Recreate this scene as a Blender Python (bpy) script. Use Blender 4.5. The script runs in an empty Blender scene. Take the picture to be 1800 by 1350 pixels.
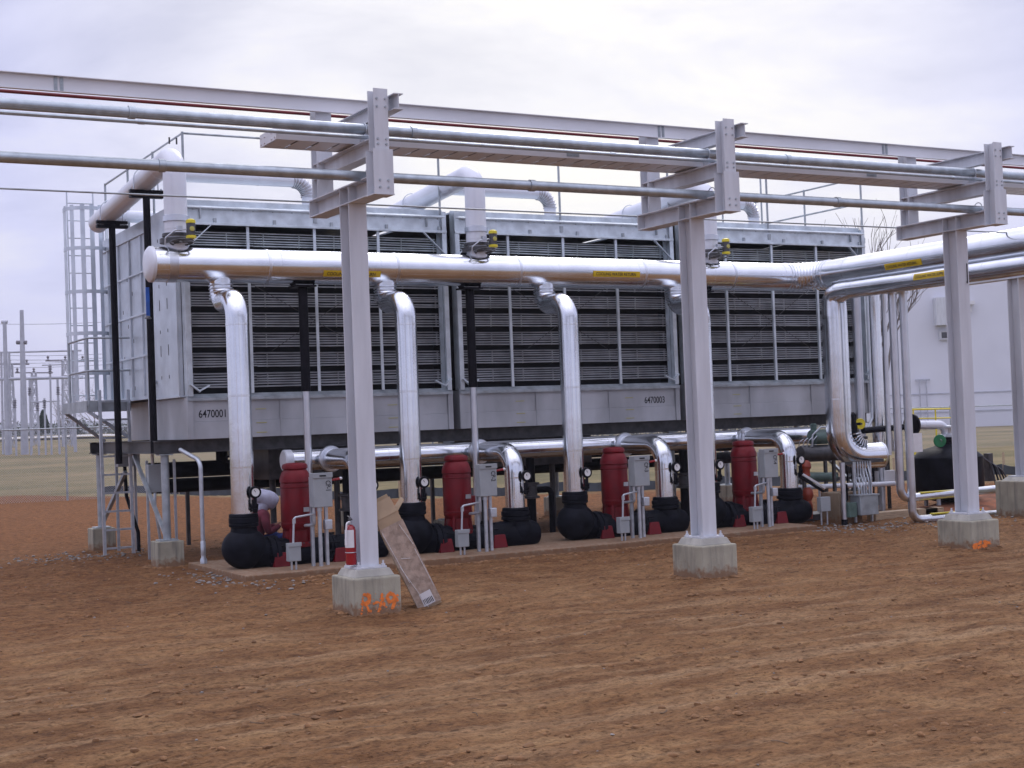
import bpy, bmesh, math, random
from mathutils import Vector, Matrix, noise
random.seed(7)
R = math.radians
S = bpy.context.scene
C = S.collection
PI = math.pi

# ---------------------------------------------------------------- camera
CAM = Vector((-5.8565, -13.6776, 1.90)); YAW, PIT, ROL, FPX = 0.51046, 0.02527, -0.03752, 2529.03
_f = Vector((math.sin(YAW)*math.cos(PIT), math.cos(YAW)*math.cos(PIT), math.sin(PIT)))
_r = Vector((math.cos(YAW), -math.sin(YAW), 0)); _u = _r.cross(_f)
RT = _r*math.cos(ROL)+_u*math.sin(ROL); UP = -_r*math.sin(ROL)+_u*math.cos(ROL)
cd = bpy.data.cameras.new('camera'); cam = bpy.data.objects.new('camera', cd); C.objects.link(cam)
cam.matrix_world = Matrix(((RT.x, UP.x, -_f.x, CAM.x), (RT.y, UP.y, -_f.y, CAM.y), (RT.z, UP.z, -_f.z, CAM.z), (0, 0, 0, 1)))
cd.sensor_width = 36; cd.lens = 36*FPX/1800; cd.clip_end = 6000; cd.clip_start = 0.1
S.camera = cam
def at(px, py, y):                      # the point of the plane y = const seen at a pixel of the 1800 px photograph
    d = _f+RT*((px-900)/FPX)+UP*((675-py)/FPX)
    return CAM+d*((y-CAM.y)/d.y)
def far(px, py, D):                     # the point seen at a pixel, D metres away along the view axis
    return CAM+(_f+RT*((px-900)/FPX)+UP*((675-py)/FPX))*D

# ---------------------------------------------------------------- world, sun, exposure
W = bpy.data.worlds.new('World'); S.world = W; W.use_nodes = True
n = W.node_tree.nodes; l = W.node_tree.links; n.clear()
out = n.new('ShaderNodeOutputWorld'); bg = n.new('ShaderNodeBackground'); l.new(bg.outputs[0], out.inputs[0])
sky = n.new('ShaderNodeTexSky'); sky.sky_type = 'NISHITA'; sky.sun_disc = False
SUN_EL, SUN_AZ = R(42), YAW+R(14)
sky.sun_elevation = SUN_EL; sky.sun_rotation = SUN_AZ
sk = n.new('ShaderNodeVectorMath'); sk.operation = 'SCALE'; sk.inputs[3].default_value = 0.10
l.new(sky.outputs[0], sk.inputs[0])
tc = n.new('ShaderNodeTexCoord')
mp = n.new('ShaderNodeMapping'); mp.inputs['Scale'].default_value = (1, 1, 3.2); l.new(tc.outputs['Generated'], mp.inputs[0])
no = n.new('ShaderNodeTexNoise'); no.inputs['Scale'].default_value = 3.2; no.inputs['Detail'].default_value = 8; no.inputs['Roughness'].default_value = .55
no.inputs['Distortion'].default_value = .35
l.new(mp.outputs[0], no.inputs[0])
cr = n.new('ShaderNodeValToRGB'); l.new(no.outputs[0], cr.inputs[0])
cr.color_ramp.elements[0].position = .38; cr.color_ramp.elements[0].color = (.70, .705, .80, 1)
cr.color_ramp.elements[1].position = .62; cr.color_ramp.elements[1].color = (1.0, .98, .93, 1)
e = cr.color_ramp.elements.new(.52); e.color = (.87, .865, .93, 1)
# brighter, warmer cloud where the sun stands behind it
dt = n.new('ShaderNodeVectorMath'); dt.operation = 'DOT_PRODUCT'; l.new(tc.outputs['Generated'], dt.inputs[0])
dt.inputs[1].default_value = (math.sin(YAW+.03)*math.cos(R(17)), math.cos(YAW+.03)*math.cos(R(17)), math.sin(R(17)))
mr = n.new('ShaderNodeMapRange'); mr.inputs[1].default_value = .93; mr.inputs[2].default_value = 1.0; l.new(dt.outputs['Value'], mr.inputs[0])
mx = n.new('ShaderNodeMix'); mx.data_type = 'RGBA'; mx.blend_type = 'MULTIPLY'; mx.inputs[0].default_value = 1
gl = n.new('ShaderNodeMix'); gl.data_type = 'RGBA'; l.new(mr.outputs[0], gl.inputs[0])
gl.inputs[6].default_value = (.74, .75, .97, 1); gl.inputs[7].default_value = (1.06, 1.04, .98, 1)
l.new(cr.outputs[0], mx.inputs[6]); l.new(gl.outputs[2], mx.inputs[7])
m2 = n.new('ShaderNodeMix'); m2.data_type = 'RGBA'; m2.inputs[0].default_value = .90
l.new(sk.outputs[0], m2.inputs[6]); l.new(mx.outputs[2], m2.inputs[7])
# an overcast sky is brighter overhead than at the horizon
sz = n.new('ShaderNodeSeparateXYZ'); l.new(tc.outputs['Generated'], sz.inputs[0])
zr = n.new('ShaderNodeMapRange'); zr.interpolation_type = 'SMOOTHSTEP'; zr.inputs[1].default_value = .28; zr.inputs[2].default_value = .95; l.new(sz.outputs[2], zr.inputs[0])
zm = n.new('ShaderNodeMix'); zm.data_type = 'RGBA'; l.new(zr.outputs[0], zm.inputs[0]); zm.inputs[6].default_value = (1, 1, 1, 1); zm.inputs[7].default_value = (2.5, 2.42, 2.1, 1)
z2 = n.new('ShaderNodeMix'); z2.data_type = 'RGBA'; z2.blend_type = 'MULTIPLY'; z2.inputs[0].default_value = 1; l.new(m2.outputs[2], z2.inputs[6]); l.new(zm.outputs[2], z2.inputs[7])
l.new(z2.outputs[2], bg.inputs[0])
bg.inputs[1].default_value = 1.0
sd = bpy.data.lights.new('sun', 'SUN'); sd.energy = 0.9; sd.angle = R(20); sd.color = (1, .96, .9)
so = bpy.data.objects.new('sun', sd); C.objects.link(so)
so.rotation_euler = Vector((math.sin(SUN_AZ)*math.cos(SUN_EL), math.cos(SUN_AZ)*math.cos(SUN_EL), math.sin(SUN_EL))).to_track_quat('Z', 'Y').to_euler()
S.view_settings.view_transform = 'Standard'; S.view_settings.look = 'None'; S.view_settings.exposure = 0.16; S.view_settings.gamma = 1

# ---------------------------------------------------------------- materials
def newmat(name):
    m = bpy.data.materials.new(name); m.use_nodes = True
    return m, m.node_tree.nodes, m.node_tree.links, m.node_tree.nodes['Principled BSDF']
def mat(name, col, rough=.5, metal=0., var=.12, vs=6., bump=0., bs=40., col2=None, rvar=.08, coord='Object', stretch=None, coat=0):
    m, N, L, b = newmat(name)
    t = N.new('ShaderNodeTexCoord'); mp = N.new('ShaderNodeMapping'); L.new(t.outputs[coord], mp.inputs[0])
    if stretch: mp.inputs['Scale'].default_value = stretch
    a = N.new('ShaderNodeTexNoise'); a.inputs['Scale'].default_value = vs; a.inputs['Detail'].default_value = 6; L.new(mp.outputs[0], a.inputs[0])
    r = N.new('ShaderNodeValToRGB'); L.new(a.outputs[0], r.inputs[0])
    c1 = [max(0, c*(1-var)) for c in col]; c2 = col2 or [c*(1+var) for c in col]
    r.color_ramp.elements[0].position = .35; r.color_ramp.elements[1].position = .65
    r.color_ramp.elements[0].color = (*c1, 1); r.color_ramp.elements[1].color = (*c2, 1)
    L.new(r.outputs[0], b.inputs['Base Color'])
    k = N.new('ShaderNodeMapRange'); L.new(a.outputs[0], k.inputs[0]); k.inputs[3].default_value = max(.02, rough-rvar); k.inputs[4].default_value = min(1, rough+rvar)
    L.new(k.outputs[0], b.inputs['Roughness']); b.inputs['Metallic'].default_value = metal
    if coat: b.inputs['Coat Weight'].default_value = coat
    if bump:
        g = N.new('ShaderNodeTexNoise'); g.inputs['Scale'].default_value = bs; g.inputs['Detail'].default_value = 4; L.new(mp.outputs[0], g.inputs[0])
        bp = N.new('ShaderNodeBump'); bp.inputs['Strength'].default_value = bump; bp.inputs['Distance'].default_value = .02
        L.new(g.outputs[0], bp.inputs['Height']); L.new(bp.outputs[0], b.inputs['Normal'])
    return m
M = {}
M['paint'] = mat('white_grey_paint', (.575, .60, .645), .45, 0, .09, 1.4, .05, 30, stretch=(5, 5, .7))
M['paintd'] = mat('wireway_paint', (.68, .69, .72), .42, 0, .06, 1.2)
M['pipe_galv'] = mat('galvanised_pipe', (.40, .45, .49), .36, .75, .14, 9, .06, 60)
M['galv'] = mat('galvanised_sheet', (.58, .65, .70), .42, .4, .16, 5, .10, 22)
M['galvside'] = mat('galvanised_end_sheet', (.58, .64, .70), .36, .5, .14, 2.5, .12, 9)
M['galvd'] = mat('weathered_galvanised', (.36, .40, .43), .5, .5, .2, 6)
M['basin'] = mat('weathered_basin_sheet', (.42, .44, .47), .5, .35, .2, 1.6, .12, 10, stretch=(1, 1, .5))
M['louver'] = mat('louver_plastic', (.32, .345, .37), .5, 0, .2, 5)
M['louverlit'] = mat('lit_louver_tone', (.48, .55, .58), .4, .3, .2, 5)  # lighter louver copy, light on the upper bands put into the colour
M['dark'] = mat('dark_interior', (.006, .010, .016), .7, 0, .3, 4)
M['alu'] = mat('aluminium_jacket', (.74, .77, .81), .20, 1, .07, 2, .13, 3.0, rvar=.07)
M['alu2'] = mat('dull_aluminium_jacket', (.64, .67, .72), .33, 1, .08, 3, .10, 4, rvar=.08)
M['white_jacket'] = mat('white_pipe_jacket', (.68, .71, .77), .35, .15, .05, 2, .08, 8)
M['seam'] = mat('jacket_band', (.55, .55, .57), .35, 1, .1, 8)
M['black'] = mat('black_insulation', (.008, .009, .014), .48, 0, .4, 5, .18, 16, rvar=.1)
M['blackpaint'] = mat('black_painted_steel', (.010, .010, .014), .4, 0, .3, 8)
M['red'] = mat('dark_red_enamel', (.14, .003, .008), .42, 0, .25, 4, .04, 30)
M['extred'] = mat('extinguisher_red', (.30, .012, .02), .25, 0, .1, 4, coat=.4)
M['firered'] = mat('fire_line_red', (.16, .012, .02), .45, 0, .2, 4)
M['box'] = mat('grey_enclosure_paint', (.32, .35, .37), .42, 0, .06, 6)
M['conduit'] = mat('galvanised_conduit', (.50, .54, .59), .35, .6, .12, 10)
M['yellow'] = mat('yellow_paint', (.65, .55, .02), .4, 0, .1, 8)
M['label'] = mat('yellow_label', (.60, .42, .01), .45, 0, .08, 8)
M['ink'] = mat('black_stencil_ink', (.012, .013, .018), .6, 0, .3, 10)
M['whitelab'] = mat('white_label', (.70, .70, .72), .5, 0, .05, 10)
M['orange'] = mat('orange_spray_paint', (.78, .20, .03), .6, 0, .2, 25)
M['dialglass'] = mat('white_gauge_dial', (.75, .76, .76), .3, 0, .05, 10)
M['green'] = mat('green_paint', (.01, .16, .06), .4, 0, .15, 10)
M['greenpump'] = mat('grey_green_machine_paint', (.09, .15, .13), .4, 0, .2, 8)
M['darkgrey'] = mat('dark_grey_metal', (.07, .07, .075), .4, .4, .3, 8)
M['orangev'] = mat('orange_red_enamel', (.26, .035, .012), .4, 0, .2, 8)
M['wood'] = mat('weathered_timber', (.40, .30, .20), .8, 0, .2, 6, stretch=(1, 8, 8))
M['cardboard'] = mat('cardboard', (.40, .295, .19), .8, 0, .10, 4, .05, 20)
M['wrap'] = mat('plastic_wrapped_cardboard', (.42, .335, .275), .28, 0, .22, 14, .35, 24)
M['plastic'] = mat('clear_wrap_crease', (.75, .74, .74), .25, 0, .1, 20)
M['skin'] = mat('skin', (.42, .22, .15), .55, 0, .08, 8)
M['hood'] = mat('pale_grey_hood_cloth', (.52, .54, .68), .85, 0, .10, 12, .2, 40)
M['jacket'] = mat('maroon_jacket_cloth', (.16, .03, .05), .85, 0, .2, 10, .2, 40)
M['jeans'] = mat('blue_denim', (.03, .05, .20), .85, 0, .2, 10, .2, 40)
M['boot'] = mat('dark_boot_leather', (.03, .02, .015), .6, 0, .2, 10)
M['bark'] = mat('grey_bark', (.12, .10, .09), .9, 0, .2, 20)
M['conif'] = mat('conifer_green', (.018, .035, .022), .8, 0, .3, 2)
M['twig'] = mat('grey_brown_twigs', (.15, .13, .12), .9, 0, .2, 2)
M['farsteel'] = mat('haze_paled_steel', (.44, .46, .53), .6, .2, .1, 2)  # pale and bluish: distance haze put into the steel's colour
M['porcelain'] = mat('grey_insulator', (.16, .15, .18), .4, 0, .1, 5)
M['silt'] = mat('black_silt_fabric', (.030, .036, .045), .75, 0, .35, 3, .3, 8)
M['blue'] = mat('blue_plastic', (.02, .10, .42), .5, 0, .2, 8)
M['yellowflag'] = mat('yellow_tape_mark', (.42, .40, .10), .6, 0, .1, 8)
M['stone'] = mat('grey_gravel', (.22, .20, .18), .85, 0, .3, 12)
M['clod'] = mat('dirt_clod', (.21, .108, .046), .95, 0, .3, 12, .3, 60)
M['glassdark'] = mat('dark_window_glass', (.03, .03, .035), .15, 0, .2, 3)

for k_ in ('black', 'blackpaint'): M[k_].node_tree.nodes['Principled BSDF'].inputs['Specular IOR Level'].default_value = .06
M['red'].node_tree.nodes['Principled BSDF'].inputs['Specular IOR Level'].default_value = .28
def concrete(name, col, stain):
    m, N, L, b = newmat(name)
    t = N.new('ShaderNodeTexCoord')
    a = N.new('ShaderNodeTexNoise'); a.inputs['Scale'].default_value = 3.2; a.inputs['Detail'].default_value = 7; L.new(t.outputs['Object'], a.inputs[0])
    mp = N.new('ShaderNodeMapping'); mp.inputs['Scale'].default_value = (9, 9, .8); L.new(t.outputs['Object'], mp.inputs[0])
    c = N.new('ShaderNodeTexNoise'); c.inputs['Scale'].default_value = 1.6; c.inputs['Detail'].default_value = 4; L.new(mp.outputs[0], c.inputs[0])
    r = N.new('ShaderNodeValToRGB'); L.new(a.outputs[0], r.inputs[0])
    r.color_ramp.elements[0].position = .3; r.color_ramp.elements[1].position = .7
    r.color_ramp.elements[0].color = (*[v*.72 for v in col], 1); r.color_ramp.elements[1].color = (*[v*1.12 for v in col], 1)
    r2 = N.new('ShaderNodeValToRGB'); L.new(c.outputs[0], r2.inputs[0]); r2.color_ramp.elements[0].position = .5; r2.color_ramp.elements[1].position = .72
    x = N.new('ShaderNodeMix'); x.data_type = 'RGBA'; L.new(r2.outputs[0], x.inputs[0]); L.new(r.outputs[0], x.inputs[6]); x.inputs[7].default_value = (*stain, 1)
    sp = N.new('ShaderNodeSeparateXYZ'); L.new(t.outputs['Object'], sp.inputs[0])
    ns = N.new('ShaderNodeTexNoise'); ns.inputs['Scale'].default_value = 14; ns.inputs['Detail'].default_value = 6; L.new(t.outputs['Object'], ns.inputs[0])
    ad = N.new('ShaderNodeMath'); ad.operation = 'MULTIPLY_ADD'; L.new(ns.outputs[0], ad.inputs[0]); ad.inputs[1].default_value = -.34; L.new(sp.outputs[2], ad.inputs[2])
    mg = N.new('ShaderNodeMapRange'); L.new(ad.outputs[0], mg.inputs[0]); mg.inputs[1].default_value = -.13; mg.inputs[2].default_value = -.03; mg.inputs[3].default_value = .85; mg.inputs[4].default_value = 0
    x2 = N.new('ShaderNodeMix'); x2.data_type = 'RGBA'; L.new(mg.outputs[0], x2.inputs[0]); L.new(x.outputs[2], x2.inputs[6]); x2.inputs[7].default_value = (.20, .10, .045, 1)
    L.new(x2.outputs[2], b.inputs['Base Color']); b.inputs['Roughness'].default_value = .85
    bp = N.new('ShaderNodeBump'); bp.inputs['Strength'].default_value = .25; bp.inputs['Distance'].default_value = .01
    g = N.new('ShaderNodeTexNoise'); g.inputs['Scale'].default_value = 45; L.new(t.outputs['Object'], g.inputs[0]); L.new(g.outputs[0], bp.inputs['Height']); L.new(bp.outputs[0], b.inputs['Normal'])
    return m
M['conc'] = concrete('mottled_concrete', (.38, .36, .28), (.20, .19, .16))
M['grout'] = concrete('pale_grout', (.46, .45, .40), (.34, .33, .30))
M['padc'] = concrete('dusty_pad_concrete', (.29, .225, .155), (.20, .13, .08))

# ---------------------------------------------------------------- mesh helpers
ORG = {}
def frame(d):
    d = d.normalized(); a = Vector((0, 0, 1)) if abs(d.z) < .9 else Vector((1, 0, 0))
    u = d.cross(a).normalized(); return u, d.cross(u).normalized()
class MB:
    def __init__(s): s.v = []; s.f = []
    def face(s, pts):
        i = len(s.v); s.v += [Vector(p) for p in pts]; s.f.append(tuple(range(i, i+len(pts)))); return s
    def hexa(s, P):
        i = len(s.v); s.v += [Vector(p) for p in P]
        s.f += [tuple(i+k for k in q) for q in ((0, 3, 2, 1), (4, 5, 6, 7), (0, 1, 5, 4), (1, 2, 6, 5), (2, 3, 7, 6), (3, 0, 4, 7))]; return s
    def box(s, x0, x1, y0, y1, z0, z1):
        return s.hexa([(x0, y0, z0), (x1, y0, z0), (x1, y1, z0), (x0, y1, z0), (x0, y0, z1), (x1, y0, z1), (x1, y1, z1), (x0, y1, z1)])
    def bar(s, p0, p1, w, h, up=(0, 0, 1)):
        p0, p1 = Vector(p0), Vector(p1); d = (p1-p0).normalized(); a = Vector(up)
        if abs(d.dot(a)) > .95: a = Vector((1, 0, 0))
        u = d.cross(a).normalized()*w/2; v = u.cross(d).normalized()*h/2
        return s.hexa([p0-u-v, p0+u-v, p0+u+v, p0-u+v, p1-u-v, p1+u-v, p1+u+v, p1-u+v])
    def rings(s, R_, cap=True):
        k = len(R_[0]); i = len(s.v)
        for r in R_: s.v += r
        for a in range(len(R_)-1):
            for b in range(k):
                c = (b+1) % k; s.f.append((i+a*k+b, i+a*k+c, i+(a+1)*k+c, i+(a+1)*k+b))
        if cap:
            s.f.append(tuple(i+b for b in reversed(range(k)))); s.f.append(tuple(i+(len(R_)-1)*k+b for b in range(k)))
        return s
    def tube(s, P, r, seg=16, cap=True):
        P = [Vector(p) for p in P]; rr = r if isinstance(r, (list, tuple)) else [r]*len(P)
        out = []; u = None
        for i, p in enumerate(P):
            d = (P[min(i+1, len(P)-1)]-P[max(i-1, 0)]).normalized()
            if u is None: u, w = frame(d)
            else:
                u = (u-d*u.dot(d)).normalized(); w = d.cross(u)
            out.append([p+(u*math.cos(2*PI*k/seg)+w*math.sin(2*PI*k/seg))*rr[i] for k in range(seg)])
        return s.rings(out, cap)
    def cyl(s, p0, p1, r, seg=16, r1=None): return s.tube([p0, p1], [r, r if r1 is None else r1], seg)
    def lathe(s, prof, c=(0, 0, 0), ax=(0, 0, 1), seg=24):
        ax = Vector(ax).normalized(); c = Vector(c); u, w = frame(ax)
        return s.rings([[c+ax*h+(u*math.cos(2*PI*k/seg)+w*math.sin(2*PI*k/seg))*max(r, .0005) for k in range(seg)] for r, h in prof])
    def torus(s, c, ax, Rr, r, seg=24, sg=8):
        ax = Vector(ax).normalized(); u, w = frame(ax); c = Vector(c)
        i = len(s.v)
        for a in range(seg):
            e = u*math.cos(2*PI*a/seg)+w*math.sin(2*PI*a/seg)
            for b in range(sg): s.v.append(c+e*(Rr+r*math.cos(2*PI*b/sg))+ax*r*math.sin(2*PI*b/sg))
        for a in range(seg):
            for b in range(sg):
                a2, b2 = (a+1) % seg, (b+1) % sg; s.f.append((i+a*sg+b, i+a2*sg+b, i+a2*sg+b2, i+a*sg+b2))
        return s
    def ball(s, c, r, sx=1, sy=1, sz=1, seg=12):
        c = Vector(c); i = len(s.v); nr = seg//2
        for a in range(nr+1):
            t = PI*a/nr
            for b in range(seg):
                p = 2*PI*b/seg; s.v.append(c+Vector((r*sx*math.sin(t)*math.cos(p), r*sy*math.sin(t)*math.sin(p), r*sz*math.cos(t))))
        for a in range(nr):
            for b in range(seg):
                c2 = (b+1) % seg; s.f.append((i+a*seg+b, i+(a+1)*seg+b, i+(a+1)*seg+c2, i+a*seg+c2))
        return s
    def ibeam(s, p0, p1, w, h, tf=.014, tw=.010):     # web vertical, flanges top and bottom
        p0, p1 = Vector(p0), Vector(p1); d = (p1-p0).normalized()
        a = Vector((0, 0, 1)) if abs(d.z) < .9 else Vector((0, 1, 0))
        v = a*(h/2-tf/2)
        s.bar(p0+v, p1+v, w, tf, a); s.bar(p0-v, p1-v, w, tf, a); s.bar(p0, p1, tw, h-2*tf, a)
        return s
    def build(s, name, m, parent=None, smooth=True, bevel=0, ang=35):
        if parent is not None:
            root = parent
            while root.parent: root = root.parent
            o0 = ORG[root.name]
        else: o0 = Vector((0, 0, 0))
        me = bpy.data.meshes.new(name); me.from_pydata([tuple(Vector(p)-o0) for p in s.v], [], s.f); me.validate()
        b = bmesh.new(); b.from_mesh(me); bmesh.ops.remove_doubles(b, verts=b.verts, dist=1e-5)
        bmesh.ops.recalc_face_normals(b, faces=b.faces); b.to_mesh(me); b.free()
        me.materials.append(M[m] if isinstance(m, str) else m)
        o = bpy.data.objects.new(name, me); C.objects.link(o)
        if parent is not None: o.parent = parent
        if smooth:
            for p in me.polygons: p.use_smooth = True
            me.set_sharp_from_angle(angle=R(ang))
        if bevel:
            bv = o.modifiers.new('bevel', 'BEVEL'); bv.width = bevel; bv.segments = 2; bv.limit_method = 'ANGLE'
        return o
def tag(o, label=None, cat=None, group=None, kind=None):
    if label: o['label'] = label
    if cat: o['category'] = cat
    if group: o['group'] = group
    if kind: o['kind'] = kind
    return o
def thing(name, label, cat, loc, group=None):
    o = bpy.data.objects.new(name, None); C.objects.link(o); o.location = Vector(loc); o.empty_display_size = .1
    ORG[o.name] = Vector(loc); return tag(o, label, cat, group)
def copy_tree(o, loc, label=None):
    r = o.copy(); C.objects.link(r); r.location = Vector(loc); ORG[r.name] = Vector(loc)
    if label: r['label'] = label
    for ch in [c for c in bpy.data.objects if c.parent == o]:
        c = ch.copy(); C.objects.link(c); c.parent = r
        for g in [q for q in bpy.data.objects if q.parent == ch]:
            d = g.copy(); C.objects.link(d); d.parent = c
    return r
def bend(P, rad, n_=8):                 # polyline with rounded corners
    P = [Vector(p) for p in P]; out = [P[0]]
    for i in range(1, len(P)-1):
        a = (P[i-1]-P[i]).normalized(); b = (P[i+1]-P[i]).normalized()
        rr = rad[i-1] if isinstance(rad, (list, tuple)) else rad
        th = a.angle(b); t = rr/math.tan(th/2) if th > .01 else 0
        p0, p1 = P[i]+a*t, P[i]+b*t; c = P[i]+(a+b).normalized()*(rr/math.sin(th/2))
        v0, v1 = p0-c, p1-c; tot = v0.angle(v1); axis = v0.cross(v1).normalized()
        for k in range(n_+1): out.append(c+Matrix.Rotation(tot*k/n_, 3, axis) @ v0)
    out.append(P[-1]); return out
def jacket(mb, P, r, seg=24, step=.9, bw=.02, bh=.004, seams=True):   # insulated pipe: smooth jacket with raised overlap bands
    mb.tube(P, r, seg)
    if not seams: return mb
    for a_, b_ in zip(P[:-1], P[1:]):             # lengthwise lap seam
        a_, b_ = Vector(a_), Vector(b_); d_ = b_-a_
        if d_.length > .5:
            o_ = Vector((-.45, -.75, -.35)); o_ = (o_-d_*(o_.dot(d_)/d_.length_squared)).normalized()*(r+.0015); mb.bar(a_+o_, b_+o_, .012, .004, o_)
    acc = .3
    for a, b in zip(P[:-1], P[1:]):
        a, b = Vector(a), Vector(b); L_ = (b-a).length; d = (b-a).normalized() if L_ > 1e-6 else None
        if d is None: continue
        while acc < L_:
            if L_ > .12: mb.lathe([(r+.0005, -bw), (r+bh, -bw*.9), (r+bh, bw*.9), (r+.0005, bw)], a+d*acc, d, seg)
            acc += step
        acc -= L_
    return mb
def gores(mb, P, r, seg=24, h=.006, w=.012):           # ridges round each piece of a segmented elbow
    for i in range(1, len(P)-1):
        d = (Vector(P[i+1])-Vector(P[i-1])).normalized()
        mb.lathe([(r+.0005, -w), (r+h, -w*.4), (r+h, w*.4), (r+.0005, w)], P[i], d, seg)
    return mb
def textmesh(body, size, xs=1., bold=.0):
    cu = bpy.data.curves.new('t', 'FONT'); cu.body = body; cu.size = size; cu.align_x = 'LEFT'; cu.offset = bold
    o = bpy.data.objects.new('t', cu); C.objects.link(o); dg = bpy.context.evaluated_depsgraph_get(); dg.update()
    me = bpy.data.meshes.new_from_object(o.evaluated_get(dg)); bpy.data.objects.remove(o)
    V = [Vector((v.co.x*xs, v.co.y, 0)) for v in me.vertices]; F = [tuple(p.vertices) for p in me.polygons]
    bpy.data.meshes.remove(me); return V, F
def text_on(mb, body, size, fn, xs=1., bold=0):        # fn maps (u, v) of the flat text to a point in space
    V, F = textmesh(body, size, xs, bold); i = len(mb.v)
    mb.v += [fn(v.x, v.y) for v in V]; mb.f += [tuple(i+k for k in f) for f in F]; return max(v.x for v in V)

# ---------------------------------------------------------------- ground
def sstep(a, b, x):
    t = min(1, max(0, (x-a)/(b-a))); return t*t*(3-2*t)
def gz(x, y, fine=True):
    dx, dy = x-CAM.x, y-CAM.y; r = math.hypot(dx, dy); az = (math.atan2(dx, dy)-YAW+PI) % (2*PI)-PI
    Lf = 1-sstep(-.30, -.02, az) if abs(az) < 1.6 else .5
    z = (2.25*Lf-.55*(1-Lf))*sstep(42, 200, r)
    w = 1-sstep(25, 60, r)
    if w > 0:
        z += .05*w*noise.noise(Vector((x*.35, y*.35, 3)))
        if fine:
            k = 1-.75*(sstep(-.8, .2, x)*(1-sstep(9, 10, x))*sstep(3.2, 3.9, y)*(1-sstep(12, 13, y)))
            z += k*.030*w*noise.noise(Vector((x*1.1, y*1.5, 9)))
            q = noise.noise(Vector((x*3.1, y*4.2, 1))); z += k*.022*w*max(0, q)
            z += k*(.020*abs(noise.noise(Vector((x*6, y*8, 5))))+.012*noise.noise(Vector((x*13, y*14, 5))))
            # wheel and dozer tracks running roughly along the rack
            t = y*.94-x*.22+.25*noise.noise(Vector((x*.2, y*.2, 7)))
            z += .012*w*max(0, math.sin(t*2.3))*noise.noise(Vector((x*.5, y*2.6, 2)))
    return z
def axis(lo, hi, step, f0, f1, g=1.09):
    a = [f0+step*i for i in range(int((f1-f0)/step)+1)]; s = step; x = a[-1]
    while x < hi: s *= g; x += s; a.append(x)
    s = step; x = a[0]; b = []
    while x > lo: s *= g; x -= s; b.append(x)
    return b[::-1]+a
xs = axis(-1500, 2500, .055, -6, 13); ys = axis(-300, 3000, .055, -8.5, 9)
V_ = [(x, y, gz(x, y)) for y in ys for x in xs]; nx = len(xs)
F_ = [(j*nx+i, j*nx+i+1, (j+1)*nx+i+1, (j+1)*nx+i) for j in range(len(ys)-1) for i in range(nx-1)]
gm = bpy.data.meshes.new('ground'); gm.from_pydata(V_, [], F_); gm.shade_smooth()
ground = bpy.data.objects.new('ground', gm); C.objects.link(ground); tag(ground, kind='structure')
m, N, L, b = newmat('graded_red_dirt_and_grass')
t = N.new('ShaderNodeTexCoord')
def nz(sc, det=6, stretch=None, dist=0):
    k = N.new('ShaderNodeTexNoise'); k.inputs['Scale'].default_value = sc; k.inputs['Detail'].default_value = det; k.inputs['Distortion'].default_value = dist
    k.inputs['Roughness'].default_value = .6
    if stretch:
        q = N.new('ShaderNodeMapping'); q.inputs['Scale'].default_value = stretch; q.inputs['Rotation'].default_value = (0, 0, R(-13)); L.new(t.outputs['Object'], q.inputs[0]); L.new(q.outputs[0], k.inputs[0])
    else: L.new(t.outputs['Object'], k.inputs[0])
    return k
def ramp(src, stops):
    r = N.new('ShaderNodeValToRGB'); L.new(src, r.inputs[0]); r.color_ramp.elements[0].position = stops[0][0]; r.color_ramp.elements[0].color = (*stops[0][1], 1)
    r.color_ramp.elements[1].position = stops[-1][0]; r.color_ramp.elements[1].color = (*stops[-1][1], 1)
    for p_, c_ in stops[1:-1]: e = r.color_ramp.elements.new(p_); e.color = (*c_, 1)
    return r
def mixc(f, a, b_, blend='MIX'):
    x = N.new('ShaderNodeMix'); x.data_type = 'RGBA'; x.blend_type = blend
    if isinstance(f, float): x.inputs[0].default_value = f
    else: L.new(f, x.inputs[0])
    for k, s_ in ((6, a), (7, b_)):
        if isinstance(s_, tuple): x.inputs[k].default_value = (*s_, 1)
        else: L.new(s_, x.inputs[k])
    return x.outputs[2]
def mth(op, a, b_=None, c_=None):
    x = N.new('ShaderNodeMath'); x.operation = op
    for k, s_ in enumerate((a, b_, c_)):
        if s_ is None: continue
        if isinstance(s_, (int, float)): x.inputs[k].default_value = s_
        else: L.new(s_, x.inputs[k])
    return x.outputs[0]
sep = N.new('ShaderNodeSeparateXYZ'); L.new(t.outputs['Object'], sep.inputs[0])
dxn = mth('SUBTRACT', sep.outputs[0], CAM.x); dyn = mth('SUBTRACT', sep.outputs[1], CAM.y)
dist = mth('SQRT', mth('ADD', mth('MULTIPLY', dxn, dxn), mth('MULTIPLY', dyn, dyn)))
big = nz(.22, 5); mid = nz(1.3, 8, (1, 1.9, 1), .3); fin = nz(9, 8, (1, 1.6, 1)); grit = nz(46, 5); trk = nz(.9, 6, (.35, 3.2, 1), .4)
dirt = ramp(mid.outputs[0], [(.28, (.150, .072, .032)), (.44, (.225, .118, .055)), (.56, (.280, .158, .078)), (.75, (.37, .235, .125))])
redd = ramp(fin.outputs[0], [(.3, (.12, .048, .018)), (.55, (.235, .100, .036)), (.75, (.34, .17, .07))])
rf = N.new('ShaderNodeMapRange'); L.new(mth('ADD', mth('MULTIPLY', sep.outputs[1], .07), mth('MULTIPLY', big.outputs[0], 1.3)), rf.inputs[0]); rf.inputs[1].default_value = .40; rf.inputs[2].default_value = 1.6; rf.inputs[4].default_value = .9
col = mixc(rf.outputs[0], dirt.outputs[0], redd.outputs[0])
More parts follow.
